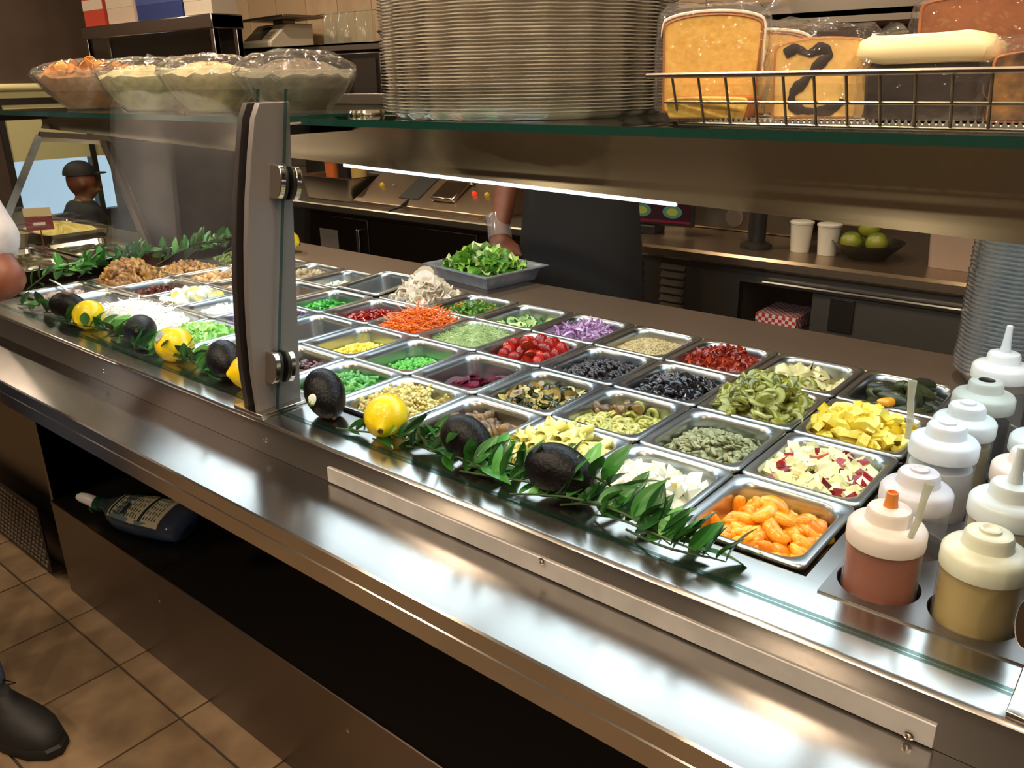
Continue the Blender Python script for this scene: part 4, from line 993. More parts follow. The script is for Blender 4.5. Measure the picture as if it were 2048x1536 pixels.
squeeze(c0, .565, 'squeeze bottle of cloudy cream dressing near the lid stack', '#b8a98c', .25, '#d9d2cc', .03, .039, 'long')
squeeze(c1, .244, 'squeeze bottle of bright orange dressing', '#d98a34', .72, '#e2cfc6', .012, .038, 'short')
squeeze(c1, .351, 'squeeze bottle of pale green-white dressing', '#c2c2ac', .8, '#d4d6d0', .01, .038, 'flat')
squeeze(c1, .458, 'squeeze bottle of beige dressing behind the orange one', '#b8a27c', .8, '#d4cfc6', .02, .038, 'short')
squeeze(c1, .565, 'pink-capped squeeze bottle at the rear of the rack', '#c0907c', .7, '#dcc4bc', .036, .038, 'flat')
# two cloudy plastic tasting sticks standing in the bottle caps
STICK = clear('cloudy_straw', (0.85, 0.85, 0.78, 1), .6, 1.4, .2, milk=.6, milkcol=(.62, .58, .46, 1))
for (p, q, w, lab) in (((.097, .012, .976), (.104, .021, 1.036), .0036, 'cloudy plastic straw leaning on the red sauce bottle cap'), ((.034, .215, .998), (.028, .222, 1.07), .0042, 'cloudy bent straw standing by the tall white bottle')):
    a, b_ = Vector(p), Vector(q)
    obj('plastic_straw', MB().tube([a, a.lerp(b_, .35) + Vector((.0015, 0, 0)), a.lerp(b_, .7), b_], [w*.8, w, w*.95, w*1.3], 10), STICK, label=lab, cat='straw')

# ================================================================== SPRAY BOTTLE on the lower shelf
sb = thing('spray_bottle', 'clear spray bottle of blue cleaner lying on the dark lower shelf', 'spray bottle', (-1.80, 0.055, .307), R(18)); sb.rotation_euler = (R(14), 0, R(18)); sb.scale = (1.06,)*3
BLUE = clear('blue_plastic', (0.62, 0.76, 0.92, 1), 1.0, 1.45, .05, milk=.28, milkcol=(.30, .38, .46, 1), bump=.1)
def oval(x, w, h, zc=None, n=24, p=2.6):
    zc = h if zc is None else zc; out = []
    for k in range(n):
        a = 2*PI*k/n; c, s = math.cos(a), math.sin(a)
        out.append((x, w*math.copysign(abs(c)**(2/p), c), zc + h*math.copysign(abs(s)**(2/p), s)))
    return out
secs = [(.170, .036, .022, .026), (.164, .050, .028, .0285), (.13, .056, .031, .0315), (.06, .058, .032, .0325), (-.01, .054, .031, .0325), (-.05, .042, .027, .0325), (-.075, .024, .022, .034), (-.09, .0165, .0165, .036), (-.105, .016, .016, .037)]
obj('body', MB().loft([oval(*s) for s in secs], cap0=True, cap1=True), BLUE, sb, world=False, angle=60)
obj('liquid', MB().loft([oval(x, w*.93, min(h*.5, .017), min(h*.5, .017) + .002) for x, w, h, zc in secs[:7]], cap0=True, cap1=True), pm('blue_cleaner', '#12385e', .2, spec=.5), sb, world=False)
lab = MB(); PAP = pm('label_paper', '#cfc8ae', .5); INK = pm('label_ink', '#24382c', .5)
def labline(x0, x1, off, ym=.9, ya=None):
    loops = []
    ya = -ym if ya is None else ya
    for x in (x0, (x0+x1)/2, x1):
        # sections interpolated
        for a, c in zip(secs[:-1], secs[1:]):
            if c[0] <= x <= a[0]:
                f = (x - c[0])/(a[0]-c[0]); w, h, zc = [c[q] + (a[q]-c[q])*f for q in (1, 2, 3)]
        loops.append([(x, w*s, zc + h*(max(0.0, 1 - abs(s)**2.6))**(1/2.6) + off) for s in [ya + (ym-ya)*q/10 for q in range(11)]])
    return loops
lb = MB().loft(labline(-.045, .125, .0012), closed=False); lb.loft(labline(-.045, .125, .0004), closed=False)
lo = obj('label', lb, PAP, sb, world=False, label='cream paper label with dark green bands and small print')
pr_ = MB()
pr_.loft(labline(-.04, -.034, .0018, .8), closed=False); pr_.loft(labline(.062, .07, .0018, .78), closed=False); pr_.loft(labline(.0, .012, .0018, .0, -.62), closed=False)
for k in range(17):
    x = -.028 + k*.0086
    if .055 < x < .075: continue
    for q in range(5):
        a = -.72 + .3*q + random.uniform(0, .05); b_ = a + random.uniform(.14, .25)
        if -.002 < x < .014 and a < .05: continue
        pr_.loft(labline(x, x + .0022, .0018, b_, a), closed=False)
obj('print', pr_, INK, lo, world=False, smooth=False)
GRN = pm('green_collar', '#0f4a30', .35)
obj('collar', MB().lathe([(.016, 0), (.019, .002), (.019, .02), (.015, .022)], 20, M=Matrix.Translation((-.1, 0, .037)) @ Matrix.Rotation(-PI/2, 4, 'Y')), GRN, sb, world=False)
hd = MB(); hd.loft([[(x, w*c, z + h*s) for c, s in [(math.cos(2*PI*k/16), math.sin(2*PI*k/16)) for k in range(16)]] for x, w, h, z in ((-.118, .014, .014, .037), (-.13, .015, .017, .04), (-.15, .014, .016, .045), (-.17, .012, .0135, .047), (-.182, .008, .008, .047))], cap0=True, cap1=True)
obj('spray_head', hd, CAPM, sb, world=False, label='white plastic spray head', angle=60)
obj('trigger', MB().tube([(-.14, .0, .03), (-.15, -.004, .018), (-.146, -.006, .006)], [.006, .005, .004], 10), GRN, sb, world=False)

# ================================================================== FOIL TRAY OF SALAD
FO = pm('foil', '#b4bac4', 0.34, 0.6, col2='#a4abb8', scale=50, bump=.2)
ft = thing('foil_tray', 'ribbed aluminium foil tray of green salad on the rear ledge', 'tray', (-1.25, .88, .9005), R(-8))
mb = MB(); n = 12
def foil(hx, hy, r, z, amp=0.0): 
    pts = rrect(hx, hy, r, z, 14)
    return [(x*(1 + amp*(k % 2)/hx), y*(1 + amp*(k % 2)/hy), zz) for k, (x, y, zz) in enumerate(pts)]
def ribbed(hx, hy, z, amp):
    out = []; N = 34
    for sx, sy, ex, ey in ((1, -1, 1, 1), (1, 1, -1, 1), (-1, 1, -1, -1), (-1, -1, 1, -1)):
        for k in range(N):
            u = k / N; x, y = sx*hx + (ex-sx)*hx*u, sy*hy + (ey-sy)*hy*u; o_ = amp * (1 if k % 2 else -1) * (0 if k < 2 or k > N-2 else 1)
            nx, ny = (1 if sx == ex == 1 else -1 if sx == ex else 0), (1 if sy == ey == 1 else -1 if sy == ey else 0)
            out.append((x + nx*o_, y + ny*o_, z))
    return out
mb.loft([ribbed(.108, .085, 0, 0), ribbed(.11, .087, .003, .0012), ribbed(.121, .098, .036, .0012), ribbed(.124, .101, .04, 0), ribbed(.136, .112, .041, 0), ribbed(.137, .113, .038, 0)], cap0=True)
obj('tray', mb, FO, ft, world=False, angle=25)
LT = F('lettuce', '#4f8a1e', '#9ac84a', .4, 30, vary=.9); LT2 = F('lettuce_pale', '#a8c860', '#d8e6a8', .4, 30)
lts = []
for s in range(4):
    loops = []; rnd = random.Random(s)
    for k in range(5):
        r = .03*k/4 + .001
        loops.append([(r*math.cos(2*PI*q/20)*(1.25), r*math.sin(2*PI*q/20), .012*(k/4)**2*math.sin(q*1.9 + s)*.9 + .010*(k/4)*math.sin(q*.7 + s)) for q in range(20)])
    m1 = MB().loft(loops); lts.append(m1.mesh('lettuce_leaf', LT if s < 3 else LT2, True, 180))
for k in range(80):
    a, b_ = random.uniform(-1, 1), random.uniform(-1, 1); zz = .038 + .034*max(0, 1 - (a*a + b_*b_)*.8) * random.uniform(.7, 1.15)
    Mw = BASE[ft.name]['base'] @ Matrix.Translation((a*.085, b_*.062, zz))
    tag(link('lettuce_leaf', random.choice(lts), loc=tuple(Mw.translation), rot=rot_of(.8), scale=random.uniform(.6, 1.05)), 'ruffled green lettuce leaf in the foil tray', 'lettuce', 'lettuce in the foil tray')
for k in range(9):
    a, b_ = random.uniform(-.7, .7), random.uniform(-.7, .7); Mw = BASE[ft.name]['base'] @ Matrix.Translation((a*.08, b_*.06, .072))
    tag(link('salad_crumb', random.choice([MATS and bpy.data.meshes['feta_crumb']]), loc=tuple(Mw.translation), rot=rot_of(), scale=1.4), 'white crumb sprinkled on the tray salad', 'cheese', 'crumbs on the tray salad')
sbed = MB().loft([[(x, y, z) for x, y, z in ribbed(.112, .09, .03, 0)], [(x*.5, y*.5, .042) for x, y, z in ribbed(.112, .09, .03, 0)]], cap1=True)
so = obj('salad_bed', sbed, LT, label='chopped lettuce packed in the foil tray', cat='food', kind='stuff'); so.matrix_world = BASE[ft.name]['base']
# ================================================================== ON THE GLASS SHELF
SHZ = 1.3675
# ---- tall stack of clear round lids
LID = clear('warm_clear_plastic', (0.97, 0.95, 0.91, 1), 2.2, 1.5, .14, milk=.40, milkcol=(1.0, .96, .89, 1))
lidp = [(a_, b_*.5) for a_, b_ in [(.001, .006), (.15, .005), (.185, .002), (.193, 0), (.2, .001), (.206, .012), (.213, .020), (.2195, .0205), (.2205, .0225), (.2195, .0235), (.2125, .0228)]]
lidm = MB().lathe(lidp, 144, flute=24, fa=.0032, cap0=False, cap1=False).mesh('platter_lid', LID, True, 70)
for k in range(48):
    o = link('platter_lid', lidm, loc=(-.588 + random.uniform(-.0012, .0012), .252 + random.uniform(-.0012, .0012), SHZ + .0045*k), rot=(0, 0, R(15)*random.randint(0, 23) + random.uniform(-.012, .012)))
    tag(o, 'clear round platter lid nested in the tall stack on the glass shelf', 'lid', 'stacked clear platter lids')
# ---- cake basket
BK = thing('wire_basket', 'low grey wire basket holding wrapped cake slices on the glass shelf', 'basket', (-.05, .12, SHZ))
WIRE = steel('wire_metal', '#8f857a', .35, 0.0, (30, 30, 30), .1)
def wire(pts, r=.0016, name='wire', **k): return obj(name, MB().tube(pts, r, 7, **k), WIRE, BK)
bx0, bx1, by0, by1, zb, zt_ = -.205, .34, .038, .215, SHZ + .004, SHZ + .053
tx0, tx1, ty0, ty1 = -.235, .37, .018, .235
wire([(tx0, ty0, zt_), (tx1, ty0, zt_), (tx1, ty1, zt_), (tx0, ty1, zt_)], .0028, 'top_rail', closed=True)
wire([(bx0, by0, zb), (bx1, by0, zb), (bx1, by1, zb), (bx0, by1, zb)], .0018, 'bottom_rail', closed=True)
u_ = .45; wire([(bx0 + (tx0-bx0)*u_, by0 + (ty0-by0)*u_, zb + (zt_-zb)*u_), (bx1 + (tx1-bx1)*u_, by0 + (ty0-by0)*u_, zb + (zt_-zb)*u_), (bx1 + (tx1-bx1)*u_, by1 + (ty1-by1)*u_, zb + (zt_-zb)*u_), (bx0 + (tx0-bx0)*u_, by1 + (ty1-by1)*u_, zb + (zt_-zb)*u_)], .0016, 'middle_rail', closed=True)
N = 18
for k in range(N + 1):
    f = k / N; xb, xt = bx0 + (bx1-bx0)*f, tx0 + .03 + (tx1-tx0-.06)*f
    wire([(xt, ty0, zt_), (xb, by0, zb), (xb, by1, zb), (xt, ty1, zt_)], .0015, 'cross_wire')
for k in range(1, 5):
    f = k / 5; y_b, y_t = by0 + (by1-by0)*f, ty0 + (ty1-ty0)*f
    wire([(tx0, y_t, zt_), (bx0, y_b, zb), (bx1, y_b, zb), (tx1, y_t, zt_)], .0015, 'long_wire')
dl = MB(); dl.bb(bx0 + .01, bx1 - .01, by0 + .004, by1 - .004, zb + .0018, zb + .0024)
for k in range(90): dl.add([(bx0 + .01 + .0058*k, by0 + .004, zb + .002), (bx0 + .0158 + .0058*k, by0 + .004, zb + .002), (bx0 + .0129 + .0058*k, by0 + .0025, zb + .008)], [(0, 1, 2)])
obj('paper_doily', dl, pm('white_paper', '#cfc9c0', .7), label='white lace-edged paper lining the wire basket', cat='paper')
FILM = clear('cling_film', (0.985, 0.985, 0.985, 1), 1.0, 1.5, .06, milk=.04, milkcol=(.95, .95, .95, 1), bump=1.0, bscale=34)
CRUMB = F('pound_cake', '#d8a648', '#e6be66', .75, 160, vary=.1, bump=.3); CRUST = F('cake_crust', '#8a4a18', '#b06a28', .6, 50, vary=.1)
ICE = pm('white_icing', '#e6dccd', .4); CHOC = F('chocolate_cake', '#1c0e0a', '#2e1a12', .6, 80, vary=.1); MARB = F('marble_crumb', '#dcae5c', '#e8c076', .75, 150, vary=.1)
def slice_(name, label, loc, yaw, w, h, d, body, crust, dome=.006, ice=None, swirl=None, tilt=0.0, wrap=True, crown=True):
    t = thing(name, label, 'cake', loc, yaw)
    top = [(w/2*math.cos(R(a))*1.0, h - dome + dome*math.sin(R(a))) for a in range(12, 169, 12)]
    poly = [(-w/2*.94, 0.004), (-w/2*.9, 0), (w/2*.9, 0), (w/2*.94, .004)] + [(w/2, h - dome - .004)] + top + [(-w/2, h - dome - .004)]
    mb = MB().prism(poly, 1, -d/2, d/2)
    for k in range(2, len(mb.m)): mb.m[k] = 1
    Mx = Matrix.Rotation(tilt, 4, 'X'); mb.v = [tuple(Mx @ Vector(v)) for v in mb.v]
    obj('crumb', mb, [body, crust], t, world=False, bev=.0025, angle=50)
    if crown:
        # browned rim just inside the outline of both cut faces
        ins = [(x*.955, .003 + (z - h/2)*.965 + h/2 - .003) for x, z in poly]; fr = MB()
        for s in (-1, 1): fr.loft([[(x*.998, s*(d/2 + .0002), z) for x, z in poly], [(x, s*(d/2 + .0012), z) for x, z in ins]])
        fr.v = [tuple(Mx @ Vector(v)) for v in fr.v]
        obj('crust_edge', fr, crust, t, world=False)
    if ice:
        ib = MB().prism([(-w/2 - .002, h - dome - .012), (-w/2 - .002, h - dome - .002)] + [(x*1.02, z + .004) for x, z in top[::-1]] + [(w/2 + .003, h - dome), (w/2 + .004, h*.35), (w/2 + .001, h*.35), (w/2 + .0005, h - dome - .004)] + [(x, z + .0005) for x, z in top], 1, -d/2 - .001, d/2 + .001)
        ib.v = [tuple(Mx @ Vector(v)) for v in ib.v]; obj('icing', ib, ICE, t, world=False, bev=.001)
    if swirl:
        sv = [Vector((a, 0, b)) for a, b in swirl]; fine = []
        for k in range(len(sv) - 1):
            p0, p1, p2, p3 = sv[max(0, k-1)], sv[k], sv[k+1], sv[min(len(sv)-1, k+2)]
            for q in range(5):
                u = q/5; v = .5*((2*p1) + (p2-p0)*u + (2*p0-5*p1+4*p2-p3)*u*u + (3*p1-p0-3*p2+p3)*u**3); fine.append((v.x, v.z))
        swirl = fine
        sw = MB().tube([(x*w/2, -d/2 - .0006, z*h) for x, z in swirl], [.0046 + .0014*math.sin(k*.55) + .0005*math.sin(k*1.9) for k in range(len(swirl))], 8); sw.v = [(x, -d/2 - .0008 + (y + d/2)*.16, z) for x, y, z in sw.v]
        sw.v = [tuple(Mx @ Vector(v)) for v in sw.v]; obj('chocolate_swirl', sw, CHOC, t, world=False, label='dark chocolate swirl in the cut face')
    if wrap:
        fm_ = MB(); NN = 28
        for_l = []
        for k, (e, yy) in enumerate(((.0, -d/2 - .004), (.003, -d/2 - .003), (.006, -d/4), (.007, d/4), (.004, d/2 + .003))):
            lp = []
            for q in range(NN):
                a = 2*PI*q/NN; px_, pz_ = math.cos(a), math.sin(a)
                s_ = (abs(px_)**6 + abs(pz_)**6)**(-1/6)
                lp.append(((w/2 + .002 + e)*px_*s_ + random.gauss(0, .0014), yy + random.gauss(0, .001), max(.0005, h/2 + .003 + (h/2 + .004 + e)*pz_*s_ + random.gauss(0, .0012))))
            for_l.append(lp)
        fm_.loft(for_l, cap0=True, cap1=True)
        # gathered corner
        for q in range(5):
            a = random.uniform(.2, 1.4); fm_.add([(w/2*.9, d*.2, h), (w/2*.9 + .03*math.cos(a), d*.2 + .008*q - .02, h + .018*math.sin(a)), (w/2*.9 + .034*math.cos(a - .4), d*.3 - .01, h + .02*math.sin(a - .4))], [(0, 1, 2)])
        fm_.v = [tuple(Mx @ Vector(v)) for v in fm_.v]
        obj('plastic_wrap', fm_, FILM, t, world=False, smooth=False)
    return t
CZ = SHZ + .0085
slice_('cake_slice', 'yellow pound cake slice with white icing at the end of the basket', (-.195, .085, CZ + .004), R(24), .106, .102, .028, CRUMB, CRUST, .012, True, None, R(-4))
slice_('cake_slice', 'second iced yellow cake slice leaning behind the first', (-.165, .15, CZ), R(24), .1, .088, .028, CRUMB, CRUST, .012, True, None, R(-4))
slice_('cake_slice', 'lower yellow cake slice lying under the pound cake', (-.178, .062, CZ), R(10), .09, .024, .05, CRUMB, CRUST, .003, False, None, 0, False, False)
SW = [(-.78, .80), (-.55, .86), (-.3, .80), (-.05, .86), (.12, .78), (-.05, .68), (-.2, .56), (-.35, .45), (-.52, .34), (-.55, .22), (-.4, .12), (-.1, .09), (.2, .11), (.42, .18), (.5, .24)]
slice_('cake_slice', 'marble cake slice with a dark chocolate swirl', (-.072, .088, CZ), R(20), .096, .078, .03, MARB, CRUST, .010, False, SW, R(-3))
slice_('brownie', 'chocolate brownie slab topped with thick cream icing', (.026, .1, CZ), R(14), .108, .052, .06, CHOC, CHOC, .004, False, None, 0, True, False)
ib = MB(); ib.loft([rrect(.058, .034, .02, CZ + .052, c=(0, 0)), rrect(.062, .038, .022, CZ + .058), rrect(.06, .036, .022, CZ + .070), rrect(.05, .028, .02, CZ + .077)], cap0=True, cap1=True)
br = [o for o in bpy.data.objects if o.name.startswith('brownie')][0]
ib.v = [(x + .003*math.sin(y*90), y, z - CZ + .0025*math.sin(x*70)) for x, y, z in ib.v]; obj('cream_icing', ib, pm('cream_icing', '#e6d6a8', .4), br, world=False, angle=60)
slice_('cake_slice', 'dark fruit cake slice by the brownie', (.115, .1, CZ), R(14), .07, .06, .05, F('fruit_cake', '#3a2416', '#a8763a', .7, 60), CRUST, .006, False, None, 0, True)
slice_('cake_slice', 'tall brown banana cake slice at the back of the basket', (.06, .185, CZ), R(12), .14, .115, .03, F('banana_cake', '#7a4422', '#94582e', .7, 60), CRUST, .008)
slice_('cake_slice', 'yellow sponge slice right of the brownie', (.175, .15, CZ), R(10), .09, .085, .03, CRUMB, CRUST, .01)
# ---- wrapped bowls
BOWLP = clear('bowl_plastic', (0.93, 0.95, 0.93, 1), 1.0, 1.46, .08, milk=.22, milkcol=(.66, .66, .56, 1))
def bowl(x, y, r, h, label, fillc, fill2, chips=False, dome=.02, dark=False):
    t = thing('wrapped_bowl', label, 'bowl', (x, y, SHZ + .0005))
    prof = [(r*.5, 0), (r*.52, .003), (r*.72, h*.3), (r*.9, h*.68), (r*.98, h*.95), (r*1.03, h), (r*1.03, h + .002), (r*.97, h)]
    obj('bowl', MB().lathe(prof, 40, cap1=False), BOWLP, t, world=False, angle=50)
    fm2 = F('filling_' + label[:18], fillc, fill2, .6, 60, bump=.4)
    fb = MB(); loops = []
    for k in range(7):
        f = k/6; loops.append([(r*.93*(1-f*.96)*math.cos(2*PI*q/36), r*.93*(1-f*.96)*math.sin(2*PI*q/36), h*.86 + dome*math.sin(f*PI/2) + random.uniform(-.004, .006)) for q in range(36)])
    low = [(r*.48, .003), (r*.68, h*.3), (r*.86, h*.66)]
    loops = [[(rr_*math.cos(2*PI*q/36), rr_*math.sin(2*PI*q/36), z) for q in range(36)] for rr_, z in low] + loops
    obj('filling', fb.loft(loops, cap0=True, cap1=True), fm2, t, world=False, smooth=False, kind='stuff')
    wr = MB(); loops = []
    for k in range(8):
        f = k/7; rr_ = r*1.045*math.cos(f*PI/2*.97); loops.append([(rr_*math.cos(2*PI*q/30) + random.gauss(0, .002), rr_*math.sin(2*PI*q/30) + random.gauss(0, .002), h*.9 + .004 + (dome + .012)*math.sin(f*PI/2) + random.gauss(0, .0022)) for q in range(30)])
    loops.insert(0, [(r*.8*math.cos(2*PI*q/30) + random.gauss(0, .003), r*.8*math.sin(2*PI*q/30) + random.gauss(0, .003), h*.42 + random.gauss(0, .006)) for q in range(30)])
    obj('plastic_wrap', wr.loft(loops, cap1=True), FILM, t, world=False, smooth=False)
    if chips:
        cm_ = strip('pita_chip', .026, .02, .002, F('pita_chip', '#b4702c', '#d89a4a', .6, 40), .6)
        for k in range(46):
            a = random.uniform(0, 2*PI); q = r*.85*math.sqrt(random.random())
            tag(link('pita_chip', cm_, loc=(x + q*math.cos(a) + .02, y + q*math.sin(a), SHZ + h*.95 + .02*(1 - q/r) + random.uniform(0, .012)), rot=rot_of(), scale=random.uniform(.8, 1.2)), 'golden pita chip heaped on the wrapped bowl', 'chip', 'pita chips')
bowl(-1.93, .20, .125, .085, 'clear wrapped bowl heaped with golden pita chips', '#8a5528', '#b4783c', True, .02)
bowl(-1.58, .165, .105, .078, 'clear wrapped bowl of pale pasta salad beside the pita chips', '#9a9068', '#c2b48a', False, .022)
bowl(-1.33, .165, .1, .078, 'clear wrapped bowl of tan grain salad', '#96886a', '#c0ae88', False, .022)
bowl(-1.10, .20, .11, .072, 'clear wrapped bowl of dark mixed greens nearest the lid stack', '#4a3c2c', '#6a5c48', False, .028)

# ---- stack of clear deli cups at the rear of the counter
CUPM = clear('clear_cup', (0.97, 0.98, 0.98, 1), 1.8, 1.5, .08, milk=.15, milkcol=(.92, .92, .9, 1))
cupm = MB().lathe([(.001, .001), (.07, .0), (.074, .002), (.079, .018), (.0885, .0195), (.0900, .0225), (.0875, .0245)], 48, cap0=False, cap1=False).mesh('deli_cup', CUPM, True, 50)
for k in range(46):
    tag(link('deli_cup', cupm, loc=(.045 + random.uniform(-.001, .001), .82, .9005 + .0075*k), rot=(0, 0, random.uniform(0, 6))), 'shallow clear round deli cup stacked on the rear ledge behind the squeeze bottles', 'cup', 'stacked clear deli cups')
# ================================================================== KITCHEN BEHIND THE COUNTER
cpart('end_upstand', MB().bb(-2.212, -2.2005, -0.02, 0.92, 0.886, 0.945), STEEL, bev=.001)
KC = thing('kitchen_counter', 'stainless kitchen back counter with dark fridge doors below', 'counter', (-2.3, 1.9, 0))
obj('worktop', MB().prism([(1.58, .868), (1.575, .873), (1.575, .895), (1.58, .90), (2.3, .90), (2.3, .868)], 0, -3.9, -1.27), STEELK, KC)
obj('backsplash', MB().bb(-3.9, -1.27, 2.28, 2.3, .9, 1.2), STEELK, KC, bev=.001)
obj('carcass', MB().bb(-3.9, -1.27, 1.64, 2.28, .02, .868), pm('dark_carcass', '#15110f', .5), KC)
FD = steel('dark_door_steel', '#3a322c', .32, .4)
for k, x in enumerate((-3.88, -3.23, -2.58, -1.93)):
    d = obj('fridge_door', MB().bb(x, x + .64, 1.605, 1.64, .1, .845), FD, KC, bev=.003)
    obj('door_handle', MB().bb(x + .58, x + .60, 1.585, 1.605, .45, .8), STEELK, d, bev=.002)
obj('notice', MB().bb(-2.93, -2.80, 1.602, 1.6045, .66, .78), pm('grey_notice', '#5c5550', .6), KC, label='faded grey notice stuck on a fridge door')
BC = thing('barista_counter', 'brushed steel barista counter with louvred vents and open cubby', 'counter', (-.3, 1.9, 0))
obj('worktop', MB().prism([(1.58, .862), (1.57, .87), (1.57, .892), (1.58, .90), (2.3, .90), (2.3, .862)], 0, -1.265, 1.2), steel('warm_edge_steel', '#b39a82', .28, .6), BC)
bp_ = MB().bb(-1.265, -.835, 1.62, 1.65, .02, .862).bb(-.60, 1.2, 1.62, 1.65, .02, .862).bb(-.835, -.60, 1.62, 1.65, .02, .66).bb(-.835, -.60, 1.62, 1.65, .81, .862)
obj('front_panel', bp_, STEELK, BC)
obj('cubby', MB().bb(-.84, -.595, 2.0, 2.02, .64, .83).bb(-.85, -.835, 1.65, 2.0, .64, .83).bb(-.60, -.585, 1.65, 2.0, .64, .83).bb(-.85, -.585, 1.65, 2.02, .64, .66).bb(-.85, -.585, 1.65, 2.02, .81, .83), DARK, BC)
obj('carcass', MB().bb(-1.26, 1.2, 2.1, 2.28, .02, .862), DARK, BC)
for cx in (-1.235, -1.07):
    for k in range(6):
        z = .835 - .027*k
        obj('louvre', MB().prism([(1.62, z), (1.606, z - .017), (1.62, z - .02)], 0, cx - .045, cx + .045), STEELK, BC)
obj('rail', MB().tube([(-.75, 1.6, .82), (1.2, 1.6, .82)], .008, 10), STEEL, BC)
obj('switch_plate', MB().bb(-.545, -.475, 1.612, 1.62, .70, .80), pm('black_plate', '#17120f', .4), BC, bev=.002)
ck = MB().bb(-.80, -.665, 1.68, 1.85, .6605, .70)
cm_, nt, b, L = newmat('red_check')
tc = nt.nodes.new('ShaderNodeTexCoord'); chk = nt.nodes.new('ShaderNodeTexChecker'); chk.inputs['Scale'].default_value = 90; chk.inputs[1].default_value = C('#b8303a'); chk.inputs[2].default_value = C('#d8c6c0')
L.new(tc.outputs['Object'], chk.inputs['Vector']); L.new(chk.outputs['Color'], b.inputs['Base Color'])
obj('paper_tray', ck, cm_, label='red and white checkered paper food tray in the open cubby', cat='tray', bev=.002)
# slanted control panel (food warmer)
FW = thing('food_warmer', 'slanted steel food warmer with yellow knobs and a red light', 'warmer', (-2.3, 1.75, .9))
sl = [(1.64, .9005), (1.64, .918), (1.86, 1.045), (2.0, 1.045), (2.0, .9005)]
obj('housing', MB().prism(sl, 0, -2.72, -1.90), steel('warm_panel_steel', '#b09a84', .3, .4), FW, bev=.003)
Ms = Matrix.Translation((0, 1.64, .918)) @ Matrix.Rotation(math.atan2(.127, .22), 4, 'X')
def on_slope(mb): mb.v = [tuple(Ms @ Vector(v)) for v in mb.v]; return mb
obj('dark_opening', on_slope(MB().bb(-2.46, -2.34, .05, .21, .0005, .003)), BLACK, FW)
obj('latch', on_slope(MB().bb(-2.26, -2.13, .05, .17, .001, .022).bb(-2.27, -2.12, .17, .2, .001, .03)), CHROME, FW, bev=.006)
YK = pm('yellow_knob', '#b99a1c', .4); RL = pm('red_lamp', '#c8321e', .3, emit='#ff3a20', estr=.6)
for x, y, mt, r in ((-2.63, .12, YK, .012), (-2.0, .12, YK, .012), (-2.55, .12, pm('grey_knob', '#6a6058', .4), .008), (-2.07, .12, RL, .011)):
    obj('knob', on_slope(MB().lathe([(r, 0), (r, .006), (r*.7, .012), (r*.2, .013)], 14, (x, y, 0))), mt, FW)
obj('cable', MB().tube([(-2.4, 1.7, .945), (-2.38, 1.62, .92), (-2.42, 1.585, .905)], .006, 8), BLACK, FW)
# deep steel pan with tubs
hp_ = MB().loft([rrect(.16, .10, .02, 0), rrect(.165, .105, .022, .006), rrect(.178, .118, .025, .105), rrect(.188, .128, .028, .11), rrect(.174, .114, .024, .106), rrect(.16, .1, .02, .01)], cap0=True, cap1=True)
o = obj('deep_steel_pan', hp_, STEELK, label='deep dark steel pan beside the food warmer', cat='pan', angle=40); o.location = (-2.93, 1.77, .9005)
for x, c, lab in ((-3.03, '#c2602e', 'orange lidded tub standing in the deep steel pan'), (-2.94, '#1f1a18', 'black lidded tub standing in the deep steel pan'), (-2.84, '#b99a5a', 'tan lidded tub standing in the deep steel pan')):
    t = thing('lidded_tub', lab, 'tub', (x, 1.79, .911)); mt = pm('tub' + c[1:], c, .4)
    obj('tub', MB().lathe([(.032, 0), (.038, .15), (.0385, .152)], 20), mt, t, world=False); obj('lid', MB().lathe([(.040, .15), (.041, .153), (.041, .16), (.036, .163)], 20), mt, t, world=False)
# warmer-side utensils: black drum and cable
# menu screen, a reflection built as a standing display
MS = thing('reflected_menu', 'reflected menu built as a small dark screen with six round plates', 'screen', (-1.28, 1.76, .9005), R(6))
obj('case', MB().bb(-.19, .19, -.012, .015, .03, .205).bb(-.06, .06, -.03, .06, 0, .03), BLACK, MS, world=False, bev=.004)
sc_ = obj('screen', MB().bb(-.182, .182, -.0135, -.012, .037, .198), pm('screen_dark', '#1a0610', .3, emit='#3a0a18', estr=.25), MS, world=False)
obj('red_band', MB().bb(-.182, .182, -.0142, -.0135, .108, .118).bb(-.182, .182, -.0142, -.0135, .042, .050), glow('menu_red', '#7a2030', .5), sc_, world=False)
PLG = glow('plate_green', '#5f8a6a', .42); PLF = glow('plate_food', '#a8a040', .5)
for r_ in range(2):
    for c_ in range(3):
        x, z = -.115 + .115*c_, .152 - .072*r_
        p = obj('plate_picture', MB().lathe([(.036, -.0008), (.036, .0)], 24, M=Matrix.Translation((x, -.0142, z)) @ Matrix.Rotation(PI/2, 4, 'X') @ Matrix.Scale(.62, 4, (0, 1, 0))), PLG, sc_, world=False)
        obj('food_picture', MB().lathe([(.021, -.0004), (.021, .0006)], 16, M=Matrix.Translation((x, -.0148, z)) @ Matrix.Rotation(PI/2, 4, 'X') @ Matrix.Scale(.6, 4, (0, 1, 0))), PLF, p, world=False)
